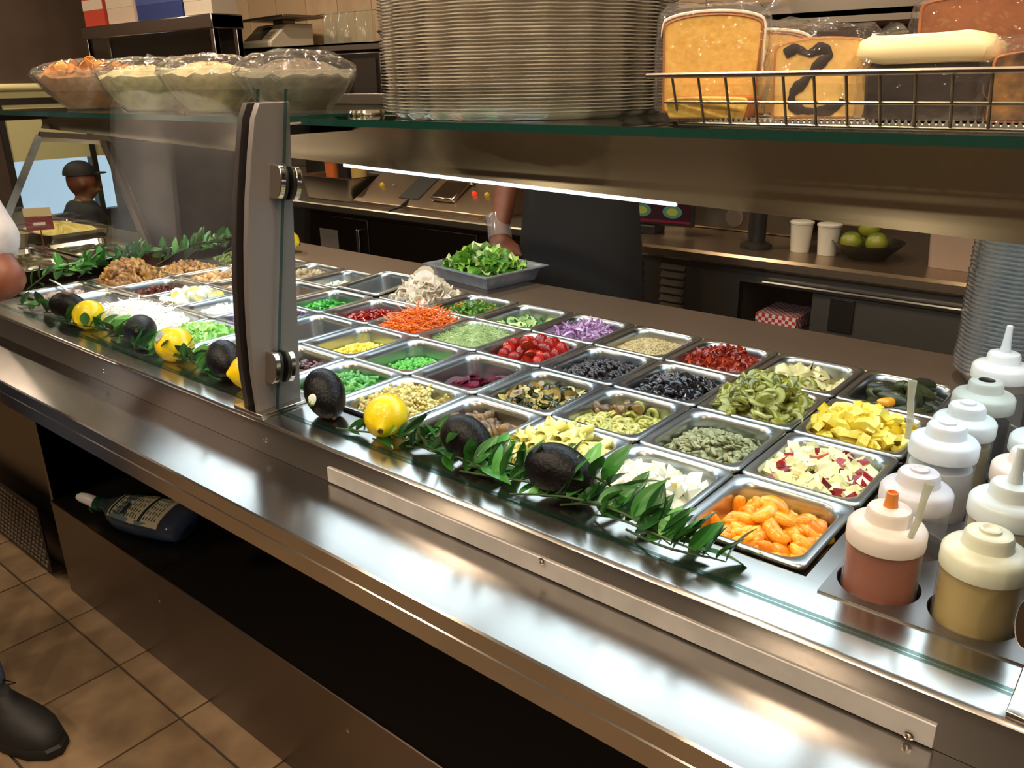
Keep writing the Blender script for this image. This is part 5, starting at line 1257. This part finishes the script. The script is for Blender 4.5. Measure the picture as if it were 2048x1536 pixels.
# espresso machine
ES = thing('espresso_machine', 'steel espresso machine with round gauge and two group heads', 'coffee machine', (-1.02, 2.0, .9005))
obj('housing', MB().bb(-.2, .25, -.05, .25, .0, .1).bb(-.2, .25, .05, .25, .1, .26).bb(-.2, .25, -.12, .25, .26, .38), STEELK, ES, world=False, bev=.008)
obj('gauge', MB().lathe([(.032, 0), (.032, .008), (.026, .01), (.005, .009)], 24, M=Matrix.Translation((.0, -.0505, .05)) @ Matrix.Rotation(PI/2, 4, 'X')), pm('gauge_grey', '#6c625a', .4, .5), ES, world=False)
for x in (-.1, .06, .18): obj('group_head', MB().lathe([(.03, 0), (.032, -.02), (.022, -.045), (.01, -.06)], 18, (x, -.06, .26)).tube([(x, -.07, .225), (x, -.17, .215)], .01, 8), CHROME, ES, world=False)
obj('top_rail', MB().tube([(-.19, -.11, .4), (.24, -.11, .4), (.24, .24, .4), (-.19, .24, .4)], .006, 8, closed=True), CHROME, ES, world=False)
obj('black_pillar', MB().tube([(-.835, 1.72, .9005), (-.835, 1.72, 1.25)], .028, 16).lathe([(.05, 0), (.05, .01), (.03, .02)], 20, (-.835, 1.72, .9005)), BLACK, label='black coffee grinder column on the barista counter', cat='grinder')
CW = pm('white_cup', '#b9b2a6', .4)
cupw = MB().lathe([(.028, 0), (.034, .085), (.0365, .087), (.0365, .092), (.034, .094), (.02, .095)], 22).mesh('paper_cup', CW)
for x in (-.70, -.615): tag(link('paper_cup', cupw, loc=(x, 1.74, .9005)), 'white lidded paper cup on the barista counter', 'cup', 'white paper cups')
fb = obj('fruit_bowl', MB().lathe([(.05, 0), (.055, .004), (.1, .05), (.103, .05), (.06, .008), (.001, .006)], 28), pm('dark_bowl', '#1a1a14', .3), label='dark bowl of green fruit on the barista counter', cat='bowl'); fb.location = (-.5, 1.75, .9005)
for k, (x, y, z) in enumerate(((-.54, 1.72, .05), (-.47, 1.73, .052), (-.5, 1.79, .052), (-.50, 1.75, .09))):
    o = obj('lime', MB().sph((0, 0, 0), (.034, .03, .03), 14, 10), MATS.get('lime') or pm('lime', '#3a4a12', .4, col2='#7a7a1c', scale=12), label='yellow-green lime in the dark bowl', cat='lime', group='limes in the bowl'); o.location = (x, y, .9005 + z)
for k, (x, c) in enumerate(((-.25, '#8f7a6c'), (-.02, '#7a6a60'))):
    o = obj('storage_bin', MB().loft([rrect(.075, .06, .02, 0), rrect(.085, .07, .022, .17), rrect(.09, .075, .022, .172), rrect(.09, .075, .022, .182), rrect(.08, .065, .02, .184)], cap0=True, cap1=True), pm('bin' + c[1:], c, .4), label=('pinkish lidded storage bin beside the limes', 'brown lidded storage bin at the counter end')[k], cat='bin', angle=50); o.location = (x, 1.78, .9005)
# wall shelf with the scale
WS = thing('wall_shelf', 'steel wall shelf under the tiled wall carrying a scale', 'shelf', (-3.8, 2.4, 1.58))
obj('board', MB().bb(-4.42, -2.9, 2.25, 2.64, 1.60, 1.612).bb(-4.42, -2.9, 2.25, 2.256, 1.575, 1.612), STEELK, WS, bev=.001)
for x in (-4.3, -3.0): obj('bracket', MB().prism([(2.28, 1.60), (2.65, 1.60), (2.65, 1.4)], 0, x - .006, x + .006), STEELD, WS)
SCL = thing('digital_scale', 'grey digital shop scale with green display and keypad', 'scale', (-4.2, 2.4, 1.6125), R(-8))
GRY = pm('scale_grey', '#b9b09c', .45)
obj('body', MB().prism([(-.14, 0), (-.14, .03), (-.02, .13), (.14, .13), (.14, 0)], 0, -.22, .16), GRY, SCL, world=False, bev=.006)
Ms = Matrix.Translation((0, -.14, .03)) @ Matrix.Rotation(math.atan2(.10, .12), 4, 'X')
obj('display', on_slope(MB().bb(-.2, .02, .02, .13, .0005, .003)), pm('green_lcd', '#10201a', .2), SCL, world=False)
kp = MB()
for a in range(4):
    for c_ in range(4): kp.bb(.04 + .026*a, .06 + .026*a, .025 + .027*c_, .045 + .027*c_, .0005, .004)
obj('keypad', on_slope(kp), pm('keypad_grey', '#8c8472', .5), SCL, world=False)
obj('weighing_plate', MB().bb(-.2, .3, -.12, .14, .15, .165).bb(-.02, .1, -.02, .06, .13, .15), STEELK, SCL, world=False, bev=.003)
for x, jl in ((-3.72, 'clear plastic jar beside the shop scale'), (-3.6, 'middle one of three clear plastic jars on the wall shelf'), (-3.45, 'clear plastic jar beside the small steel bowl')):
    o = obj('clear_jar', MB().lathe([(.05, 0), (.055, .004), (.055, .13), (.045, .15), (.046, .17)], 22, cap1=False), BOWLP, label=jl, cat='jar', group='clear jars on the wall shelf'); o.location = (x, 2.42, 1.6125)
o = obj('steel_bowl', MB().lathe([(.05, 0), (.09, .05), (.092, .05), (.05, .006), (.001, .004)], 24), STEELK, label='small steel bowl at the end of the wall shelf', cat='bowl'); o.location = (-3.2, 2.4, 1.6125)
o = obj('wall_notice', MB().bb(-4.45, -4.18, 2.645, 2.6515, 1.33, 1.56), pm('paper_white', '#b9aa98', .6), label='white paper notice on the tiled wall under the shelf', cat='notice')
MW = thing('microwave', 'black microwave oven under the wall shelf', 'microwave', (-3.55, 2.4, 1.2)); 
obj('case', MB().bb(-4.1, -3.1, 2.2, 2.64, 1.21, 1.56), pm('microwave_black', '#18120f', .35), MW, bev=.006)
obj('door_glass', MB().bb(-4.06, -3.35, 2.193, 2.2, 1.25, 1.53), pm('microwave_glass', '#0a0808', .1), MW)
obj('keypad', MB().bb(-3.31, -3.13, 2.194, 2.2, 1.25, 1.53), pm('microwave_pad', '#2a2420', .4), MW)
HSF = thing('high_shelf', 'long steel shelf on the wall behind the cake basket', 'shelf', (-.6, 2.45, 1.6))
obj('board', MB().bb(-2.3, 1.0, 2.25, 2.64, 1.60, 1.62).bb(-2.3, 1.0, 2.25, 2.26, 1.58, 1.66), STEELK, HSF, bev=.001)
for x in (-2.2, -.6, .9): obj('bracket', MB().prism([(2.28, 1.60), (2.65, 1.60), (2.65, 1.4)], 0, x - .006, x + .006), STEELD, HSF)
DP = pm('dark_panel_wall', '#1a1411', .6)
obj('dark_splash', MB().bb(-2.6, 2.5, 2.635, 2.6515, .9, 1.58), DP, wb)
# heated display case top left, on its stand
DC = thing('display_case', 'grey framed glass display case holding bagged bread', 'display case', (-4.9, 2.15, 0))
fx0, fx1, fy0, fy1, fz0, fz1 = -5.65, -4.12, 1.92, 2.1, 1.3, 1.78
w = .035
for x in (fx0, fx1 - w):
    for y in (fy0, fy1 - w): obj('frame_post', MB().bb(x, x + w, y, y + w, fz0, fz1 - .07), STEEL, DC, bev=.003)
obj('top', MB().bb(fx0 - .01, fx1 + .01, fy0 - .01, fy1 + .01, fz1 - .075, fz1), STEEL, DC, bev=.006)
obj('floor_plate', MB().bb(fx0, fx1, fy0, fy1, fz0 - .02, fz0 + .01), STEELK, DC)
obj('back_plate', MB().bb(fx0 + w, fx1 - w, fy1 - .02, fy1 - .01, fz0, fz1 - .06), DP, DC)
obj('front_glass', MB().bb(fx0 + w, fx1 - w, fy0 + .01, fy0 + .014, fz0 + .01, fz1 - .06), GLASS, DC)
obj('stand', MB().bb(fx0, fx1, fy0 + .02, fy1, 0, fz0 - .02), DP, DC)
for k, x in enumerate((-5.1, -4.8, -4.55, -4.35)):
    o = obj('bread_bag', MB().sph((0, 0, 0), (.12, .055, .11), 14, 10, fn=lambda d: 1 + .12*math.sin(7*d.x + 3*d.z + k) + .08*math.sin(9*d.y)), MATS.get('bagged_bread') or F('bagged_bread', '#7a5c3c', '#a8865c', .3, 30, coat=.5), label='bag of bread inside the glass display case', cat='bread', group='bread bags in the display case'); o.location = (x, 2.005, fz0 + .11)
for x0, x1, z1, c, lab in ((-5.62, -5.35, .17, '#a83a26', 'red and white carton on the display case'), (-5.3, -4.97, .16, '#b9a593', 'plain pale carton on the display case'), (-4.93, -4.42, .15, '#1c2c66', 'blue carton with a pale end on the display case'), (-4.40, -4.12, .13, '#b7ab9c', 'open white carton flap box on the display case')):
    t = thing('carton', lab, 'box', ((x0+x1)/2, 2.01, fz1 + .0005)); w_ = (x1-x0)/2
    obj('carton_body', MB().bb(-w_, w_, -.08, .08, 0, z1), pm('carton' + c[1:] + str(x0), c, .5), t, world=False, bev=.002)
    obj('flap', MB().bb(-w_, w_, -.081, -.08, z1*.55, z1*.9), pm('cartonflap' + str(x0), '#b8a898' if c != '#1c2c66' else '#31417c', .5), t, world=False)
# hanging red sign edge above
# ================================================================== DELI CASE at the far end
DL = thing('deli_case', 'glass ended deli case with slanted steel frame beyond the salad bar', 'deli case', (-3.2, .4, 0))
obj('base', MB().bb(-4.3, -2.235, .0, .86, .0, .84), STEELD, DL, bev=.004)
obj('front_rail', MB().bb(-4.3, -2.52, -.245, .0, .79, .84), STEEL, DL, bev=.004)
gr = MB().bb(-2.9, -2.235, -.045, -.04, .02, .245)
for a in range(24):
    for c_ in range(11): gr.bb(-2.885 + .0265*a + (.013 if c_ % 2 else 0), -2.867 + .0265*a + (.013 if c_ % 2 else 0), -.0475, -.045, .03 + .019*c_, .038 + .019*c_, 1)
obj('vent_grille', gr, [BLACK, pm('grille_grey', '#7d7064', .45, .4)], DL, smooth=False, label='perforated grey vent grille near the floor')
XF = -2.40
def bar(p, q, w=.014, name='frame_bar'): return obj(name, MB().tube([p, q], w, 4), STEEL, DL)
bar((XF, .240, 1.285), (XF, .045, .97)); bar((XF, .045, .97), (XF, .0, .84)); bar((XF, .425, 1.262), (XF, .53, .84)); bar((XF, .24, 1.285), (XF, .44, 1.262))
obj('end_glass', MB().prism([(.0, .85), (.05, .97), (.24, 1.275), (.42, 1.255), (.52, .85)], 0, XF - .004, XF + .004), GLASS, DL)
obj('service_panel', MB().prism([(.445, 1.258), (.545, .85), (.86, .85), (.86, 1.22)], 0, XF - .012, XF + .004), pm('grey_panel', '#4a4644', .28, .6, col2='#423e3d', scale=12), DL, label='dark grey reflective panel')
SAL = F('egg_salad', '#b8a650', '#d8cc86', .55, 40, bump=.4)
def tub(x, y, z, hx, hy, h, label, mat, fillh):
    t = thing('salad_tray', label, 'tray', (x, y, z))
    obj('tray', MB().loft([rrect(hx*.9, hy*.9, .02, 0), rrect(hx, hy, .025, h), rrect(hx + .012, hy + .012, .03, h + .003), rrect(hx - .004, hy - .004, .02, h), rrect(hx*.88, hy*.88, .02, .006)], cap0=True, cap1=True), STEEL, t, world=False, angle=40)
    fb = MB().loft([[(hx*.94*f*math.copysign(abs(math.cos(a))**.5, math.cos(a)), hy*.94*f*math.copysign(abs(math.sin(a))**.5, math.sin(a)), h*.6 + fillh*(1 - f*f) + random.uniform(-.006, .008)) for a in [2*PI*q/40 for q in range(40)]] for f in (1, .85, .65, .4, .15)], cap1=True)
    obj('salad', fb, mat, t, world=False, smooth=False, kind='stuff')
tub(-3.35, .30, .8405, .2, .14, .06, 'deli tray heaped with pale egg salad', SAL, .07)
tub(-3.35, .62, .8405, .2, .12, .04, 'shallow deli tray of yellowish potato salad', SAL, .03)
tub(-2.75, .24, .8405, .2, .11, .04, 'dark deli tray of olive salad near the end glass', F('olive_salad', '#2a2616', '#4a4424', .35, 40, coat=.3), .01)
tub(-2.75, .5, .8405, .2, .11, .04, 'dark deli tray of greens by the grey panel', F('dark_greens', '#1c2414', '#3a4424', .35, 40, coat=.3), .01)
pc = thing('price_card', 'small red and cream price card standing in the deli tray', 'card', (-3.0, .415, .8405), R(60))
obj('card', MB().bb(-.045, .045, -.001, .001, .09, .17).bb(-.002, .002, -.002, .002, 0, .09), pm('card_red', '#7a2420', .5), pc, world=False)
obj('card_head', MB().bb(-.045, .045, -.0018, -.001, .14, .17), pm('card_cream', '#c9b48c', .5), pc, world=False)
obj('card_print', MB().bb(-.02, .02, -.0018, -.001, .108, .118), pm('card_white', '#d8d0c8', .5), pc, world=False)

# ================================================================== PEOPLE
def figure(name, label, J, skin, shirt, trousers, shoe, hairc=None, cap=None, sleeve='short', apron=None, glove=None, laces=False, voxel=.009, SHS=1.0, SLV=.72, SLR=.066):
    """J: joints in world space. body = one continuous remeshed surface; clothes are children"""
    V = {k: Vector(v) for k, v in J.items()}
    t = thing(name, label, 'person', tuple((V['ankle_l'] + V['ankle_r'])/2 * Vector((1, 1, 0))) if False else ((V['ankle_l'].x + V['ankle_r'].x)/2, (V['ankle_l'].y + V['ankle_r'].y)/2, 0))
    def rm(o, vx):
        md = o.modifiers.new('remesh', 'REMESH'); md.mode = 'VOXEL'; md.voxel_size = vx; md.use_smooth_shade = True
        sm = o.modifiers.new('smooth', 'SMOOTH'); sm.factor = .5; sm.iterations = 6
    mb = MB(); H = V['head']; f = V['face'].normalized(); sd = Vector((-f.y, f.x, 0))
    rotf = Matrix(((sd.x, f.x, 0, H.x), (sd.y, f.y, 0, H.y), (sd.z, f.z, 1, H.z), (0, 0, 0, 1)))
    mb.sph((0, 0, .01), (.073, .092, .108), 20, 16, M=rotf); mb.sph((0, .022, -.06), (.052, .062, .055), 16, 12, M=rotf)
    mb.cap(rotf @ Vector((0, .088, .0)), rotf @ Vector((0, .108, -.028)), .010, .014)
    for s in (-1, 1): mb.sph((s*.075, -.005, -.012), (.010, .02, .03), 10, 8, M=rotf)
    mb.sph((0, .092, -.058), (.024, .012, .010), 10, 6, M=rotf)
    mb.cap(H + Vector((0, 0, -.09)), V['neck'], .05, .055)
    up = (V['neck'] - V['pelvis']).normalized(); ac = (V['shoulder_r'] - V['shoulder_l']).normalized()
    def torso(g):
        m = MB(); loops = []; fw = ac.cross(up).normalized()
        L_ = (V['neck'] - V['pelvis']).length; wS = (V['shoulder_r'] - V['shoulder_l']).length/2
        for u, wx, wy in ((-.16, .6, .10), (-.06, .82, .125), (.1, .80, .12), (.3, .74, .108), (.55, .84, .118), (.78, .95, .118), (.92, .92, .095), (1.0, .55, .07), (1.04, .3, .055)):
            c = V['pelvis'] + up*L_*u
            loops.append([tuple(c + ac*(wS*wx + g)*math.cos(2*PI*k/20) + fw*(wy + g)*math.sin(2*PI*k/20)) for k in range(20)])
        return m.loft(loops, cap0=True, cap1=True)
    tb = torso(0); mb.add(tb.v, tb.f)
    for s in ('l', 'r'):
        mb.cap(V['shoulder_' + s], V['elbow_' + s], .056, .043); mb.cap(V['elbow_' + s], V['wrist_' + s], .044, .029)
        w, h = V['wrist_' + s], V['hand_' + s]; d = (h - w).normalized(); side = d.cross(Vector((0, 0, 1))); side = side.normalized() if side.length > .1 else sd
        nrm = side.cross(d)
        pc_ = w + d*.05; mb.cap(w, w + d*.03, .027, .03)
        for q in range(4):
            a = w + d*.04 + side*(-.028 + .019*q); mb.cap(w + d*.02 + side*(-.018 + .012*q), a + d*.045, .016, .0125)
            kn = a + d*.052; l = (.036, .043, .04, .031)[q]
            m1 = kn + (d*.85 - nrm*.5)*l; m2 = m1 + (d*.45 - nrm*.85)*l*.75
            mb.cap(kn, m1, .0105, .0095); mb.cap(m1, m2, .0095, .008)
        th0 = w + d*.03 - side*.028; th1 = th0 + (d*.6 - side*.75)*.035; mb.cap(th0, th1, .0135, .011); mb.cap(th1, th1 + (d*.9 - side*.2)*.03, .011, .0088)
        mb.cap(V['hip_' + s], V['knee_' + s], .085, .058); mb.cap(V['knee_' + s], V['ankle_' + s], .057, .038)
        ft_ = V['foot_' + s]; mb.cap(V['ankle_' + s], V['ankle_' + s].lerp(ft_, .5) * Vector((1, 1, 0)) + Vector((0, 0, .04)), .036, .034)
    body = obj('body', mb, skin, t); rm(body, voxel)
    # face
    ey = MB()
    for s in (-1, 1): ey.sph((s*.03, .083, .012), (.012, .008, .008), 10, 6, M=rotf)
    obj('eyes', ey, MATS.get('eye_dark') or pm('eye_dark', '#120c0a', .2), body)
    obj('mouth', MB().sph((0, .0985, -.058), (.021, .007, .005), 10, 6, M=rotf), MATS.get('lip') or pm('lip', '#7a3c34', .5), body)
    if hairc:
        hb = MB().sph((0, -.012, .026), (.080, .096, .104), 18, 14, M=rotf); Hi = rotf.inverted()
        hb.v = [tuple(rotf @ Vector((q.x, min(q.y, .062 if q.z > .055 else .0), max(q.z, -.04)))) for q in [Hi @ Vector(v) for v in hb.v]]
        obj('hair', hb, pm('hair_' + name + hairc[1:], hairc, .6), t)
    if cap:
        cb = MB().sph((0, -.004, .045), (.084, .1, .088), 18, 12, M=rotf); Hi = rotf.inverted()
        cb.v = [tuple(rotf @ Vector((q.x, q.y, max(q.z, .045)))) for q in [Hi @ Vector(v) for v in cb.v]]
        cb.loft([[(x*1.0, y, .046 + zz) for x, y in [(.075*math.cos(R(a)), .07 + .085*math.sin(R(a))) for a in range(0, 181, 15)]] for zz in (0, .005)], cap0=True, cap1=True, M=rotf)
        obj('cap', cb, pm('cap_' + cap[1:], cap, .7), t, label='peaked cap')
    # shirt
    sb_ = torso(.012); sh = MB(); sh.add(sb_.v, sb_.f)
    for s in ('l', 'r'):
        e = V['shoulder_' + s].lerp(V['elbow_' + s], SLV if sleeve == 'short' else 1.0)
        sh.cap(V['shoulder_' + s], e, .070, SLR)
        if sleeve == 'long': sh.cap(V['elbow_' + s], V['wrist_' + s].lerp(V['elbow_' + s], .1), .058, .045)
    so_ = obj('shirt', sh, shirt, t); rm(so_, .012)
    tr_ = MB()
    for s in ('l', 'r'):
        tr_.cap(V['pelvis'].lerp(V['hip_' + s], .8) + up*.02, V['knee_' + s], .102, .076); tr_.cap(V['knee_' + s], V['ankle_' + s] + Vector((0, 0, .03)), .074, .062)
    tr_.sph(tuple(V['pelvis']), (.16, .13, .13), 16, 10)
    to_ = obj('trousers', tr_, trousers, t); rm(to_, .012)
    if apron:
        fw = ac.cross(up).normalized()
        if fw.dot(f) < 0: fw = -fw
        ab = MB(); loops = []
        for z_, wd, dp in ((-.42, .19, .165), (-.2, .2, .16), (0, .19, .16), (.2, .165, .145), (.4, .12, .14), (.44, .115, .135)):
            c = V['pelvis'] + Vector((0, 0, z_))
            loops.append([tuple(c + ac*wd*math.sin(R(a))*1.02 + fw*dp*math.cos(R(a))**.5) for a in range(-80, 81, 16)])
        ab.loft(loops, closed=False); ab.loft([[tuple(Vector(p) + fw*.003) for p in l] for l in loops], closed=False)
        obj('apron', ab, apron, t, angle=180)
    if glove:
        for s in glove:
            w, h = V['wrist_' + s], V['hand_' + s]; d = (h - w).normalized()
            obj('glove_cuff', MB().tube([w - d*.05, w - d*.02, w + d*.02], [.041, .036, .036], 18, caps=False), clear('glove_film' + s, (.95, .95, .95, 1), 1, 1.5, .1, milk=.3, milkcol=(.7, .7, .72, 1)), t, label='clear plastic glove cuff')
    for s in ('l', 'r'):
        a, ft_ = V['ankle_' + s], V['foot_' + s]; d = (ft_ - a); d.z = 0; d.normalize(); sd_ = Vector((-d.y, d.x, 0)); base = Vector((a.x, a.y, 0))
        def outline(k, zt): return [tuple(base + d*(x*k*SHS) + sd_*(y*k*SHS) + Vector((0, 0, zt))) for x, y in ((-.07, -.018), (-.078, 0), (-.07, .018), (-.04, .034), (.03, .036), (.10, .046), (.15, .042), (.19, .026), (.205, 0), (.195, -.022), (.16, -.038), (.10, -.043), (.03, -.034), (-.04, -.032))]
        so2 = MB().loft([outline(1.0, .0), outline(1.03, .006), outline(1.03, .022), outline(1.0, .028)], cap0=True, cap1=True)
        shoe_o = obj('shoe', so2, shoe, t)
        up_ = []
        for k_, z_, sh_ in ((1.0, .026, 0), (.99, .045, 0), (.90, .065, -.004), (.72, .085, -.018), (.56, .1, -.022), (.5, .115, -.02)):
            up_.append([tuple(Vector(p) + d*sh_) for p in outline(k_, z_)])
        obj('upper', MB().loft(up_, cap1=True), shoe, shoe_o, angle=60)
        if laces:
            lc = MB()
            for q in range(4):
                p = base + d*(.035 + .022*q); z_ = .098 - .011*q
                lc.tube([tuple(p - sd_*.024 + Vector((0, 0, z_ - .006))), tuple(p + Vector((0, 0, z_ + .004))), tuple(p + sd_*.024 + Vector((0, 0, z_ - .006)))], .003, 6)
            for q in (-1, 1):
                p = base + d*.03 + Vector((0, 0, .104)); lc.tube([tuple(p), tuple(p + sd_*.03*q + d*.02 + Vector((0, 0, .016))), tuple(p + sd_*.045*q + d*.035), tuple(p + sd_*.02*q + d*.015)], .0025, 6)
            obj('laces', lc, BLACK, shoe_o)
    return t
SKIN = pm('brown_skin', '#8a4f34', .5, col2='#9c5f42', scale=14); SKIN2 = pm('dark_skin', '#6b3c28', .5, col2='#7a4632', scale=14)
NAVY = pm('navy_cloth', '#0a0c1a', .85); WHT = pm('white_cloth', '#c9c6cc', .8, col2='#b9b6be', scale=18); JEAN = pm('blue_denim', '#39445a', .85, col2='#4a566e', scale=200)
BSH = pm('black_shoe', '#0c0a0a', .7); DKT = pm('dark_trousers', '#14141a', .85)
figure('person', 'server in navy shirt and apron reaching towards the foil tray', dict(
    head=(-1.19, 1.20, 1.68), face=(-.15, -1, 0), neck=(-1.18, 1.22, 1.53), pelvis=(-1.17, 1.26, .98), shoulder_r=(-1.03, 1.28, 1.46), shoulder_l=(-1.36, 1.20, 1.46),
    elbow_l=(-1.385, 1.16, 1.19), wrist_l=(-1.375, 1.09, .985), hand_l=(-1.345, 1.06, .925), elbow_r=(-1.06, 1.45, 1.22), wrist_r=(-1.18, 1.44, 1.1), hand_r=(-1.25, 1.43, 1.08),
    hip_l=(-1.26, 1.28, .93), hip_r=(-1.08, 1.28, .93), knee_l=(-1.27, 1.27, .5), knee_r=(-1.07, 1.28, .5), ankle_l=(-1.27, 1.32, .09), ankle_r=(-1.07, 1.32, .09), foot_l=(-1.28, 1.16, 0), foot_r=(-1.06, 1.16, 0)),
    SKIN2, NAVY, DKT, BSH, '#140e0c', None, 'short', pm('navy_apron', '#04050b', .9), 'l')
figure('person', 'customer in white short-sleeved shirt, blue jeans and black laced shoes', dict(
    head=(-1.88, -.42, 1.66), face=(1, .3, 0), neck=(-1.88, -.42, 1.51), pelvis=(-1.92, -.44, .96), shoulder_l=(-1.84, -.245, 1.43), shoulder_r=(-1.89, -.605, 1.43),
    elbow_l=(-1.60, -.20, 1.055), wrist_l=(-1.66, -.33, .985), hand_l=(-1.65, -.39, .96), elbow_r=(-1.90, -.66, 1.14), wrist_r=(-1.78, -.62, .92), hand_r=(-1.74, -.6, .85),
    hip_l=(-1.92, -.35, .92), hip_r=(-1.92, -.53, .92), knee_l=(-1.88, -.42, .5), knee_r=(-1.92, -.56, .5), ankle_l=(-1.72, -.41, .09), ankle_r=(-1.96, -.62, .09), foot_l=(-1.47, -.34, 0), foot_r=(-1.74, -.64, 0)),
    SKIN2, WHT, JEAN, BSH, '#120c0a', None, 'short', None, None, True, .009, 1.2, .78, .078)
figure('person', 'seated figure in a dark cap built from a reflection', dict(  # person reflected in the end glass, built as a seated figure
    head=(-5.3, 1.58, .85), face=(.3, 1, 0), neck=(-5.3, 1.56, .72), pelvis=(-5.3, 1.54, .30), shoulder_l=(-5.46, 1.58, .66), shoulder_r=(-5.13, 1.5, .66),
    elbow_l=(-5.46, 1.68, .44), wrist_l=(-5.24, 1.74, .42), hand_l=(-5.16, 1.72, .42), elbow_r=(-5.08, 1.46, .44), wrist_r=(-5.02, 1.6, .48), hand_r=(-4.98, 1.64, .5),
    hip_l=(-5.3, 1.62, .28), hip_r=(-5.26, 1.46, .28), knee_l=(-4.96, 1.64, .40), knee_r=(-4.95, 1.42, .40), ankle_l=(-5.0, 1.66, .09), ankle_r=(-5.0, 1.42, .09), foot_l=(-4.8, 1.68, 0), foot_r=(-4.8, 1.42, 0)),
    SKIN2, pm('charcoal_cloth', '#16161a', .85), DKT, BSH, None, '#0e0d10', 'long', None, None, False, .012)
st = thing('low_stool', 'low dark stool under the person in the cap', 'stool', (-5.3, 1.53, 0))
obj('seat', MB().lathe([(.15, .15), (.16, .155), (.16, .175), (.15, .18)], 24), BLACK, st, world=False)
for k in range(4): obj('leg', MB().tube([(.11*math.cos(PI/4 + k*PI/2), .11*math.sin(PI/4 + k*PI/2), .152), (.14*math.cos(PI/4 + k*PI/2), .14*math.sin(PI/4 + k*PI/2), 0)], .012, 8), BLACK, st, world=False)
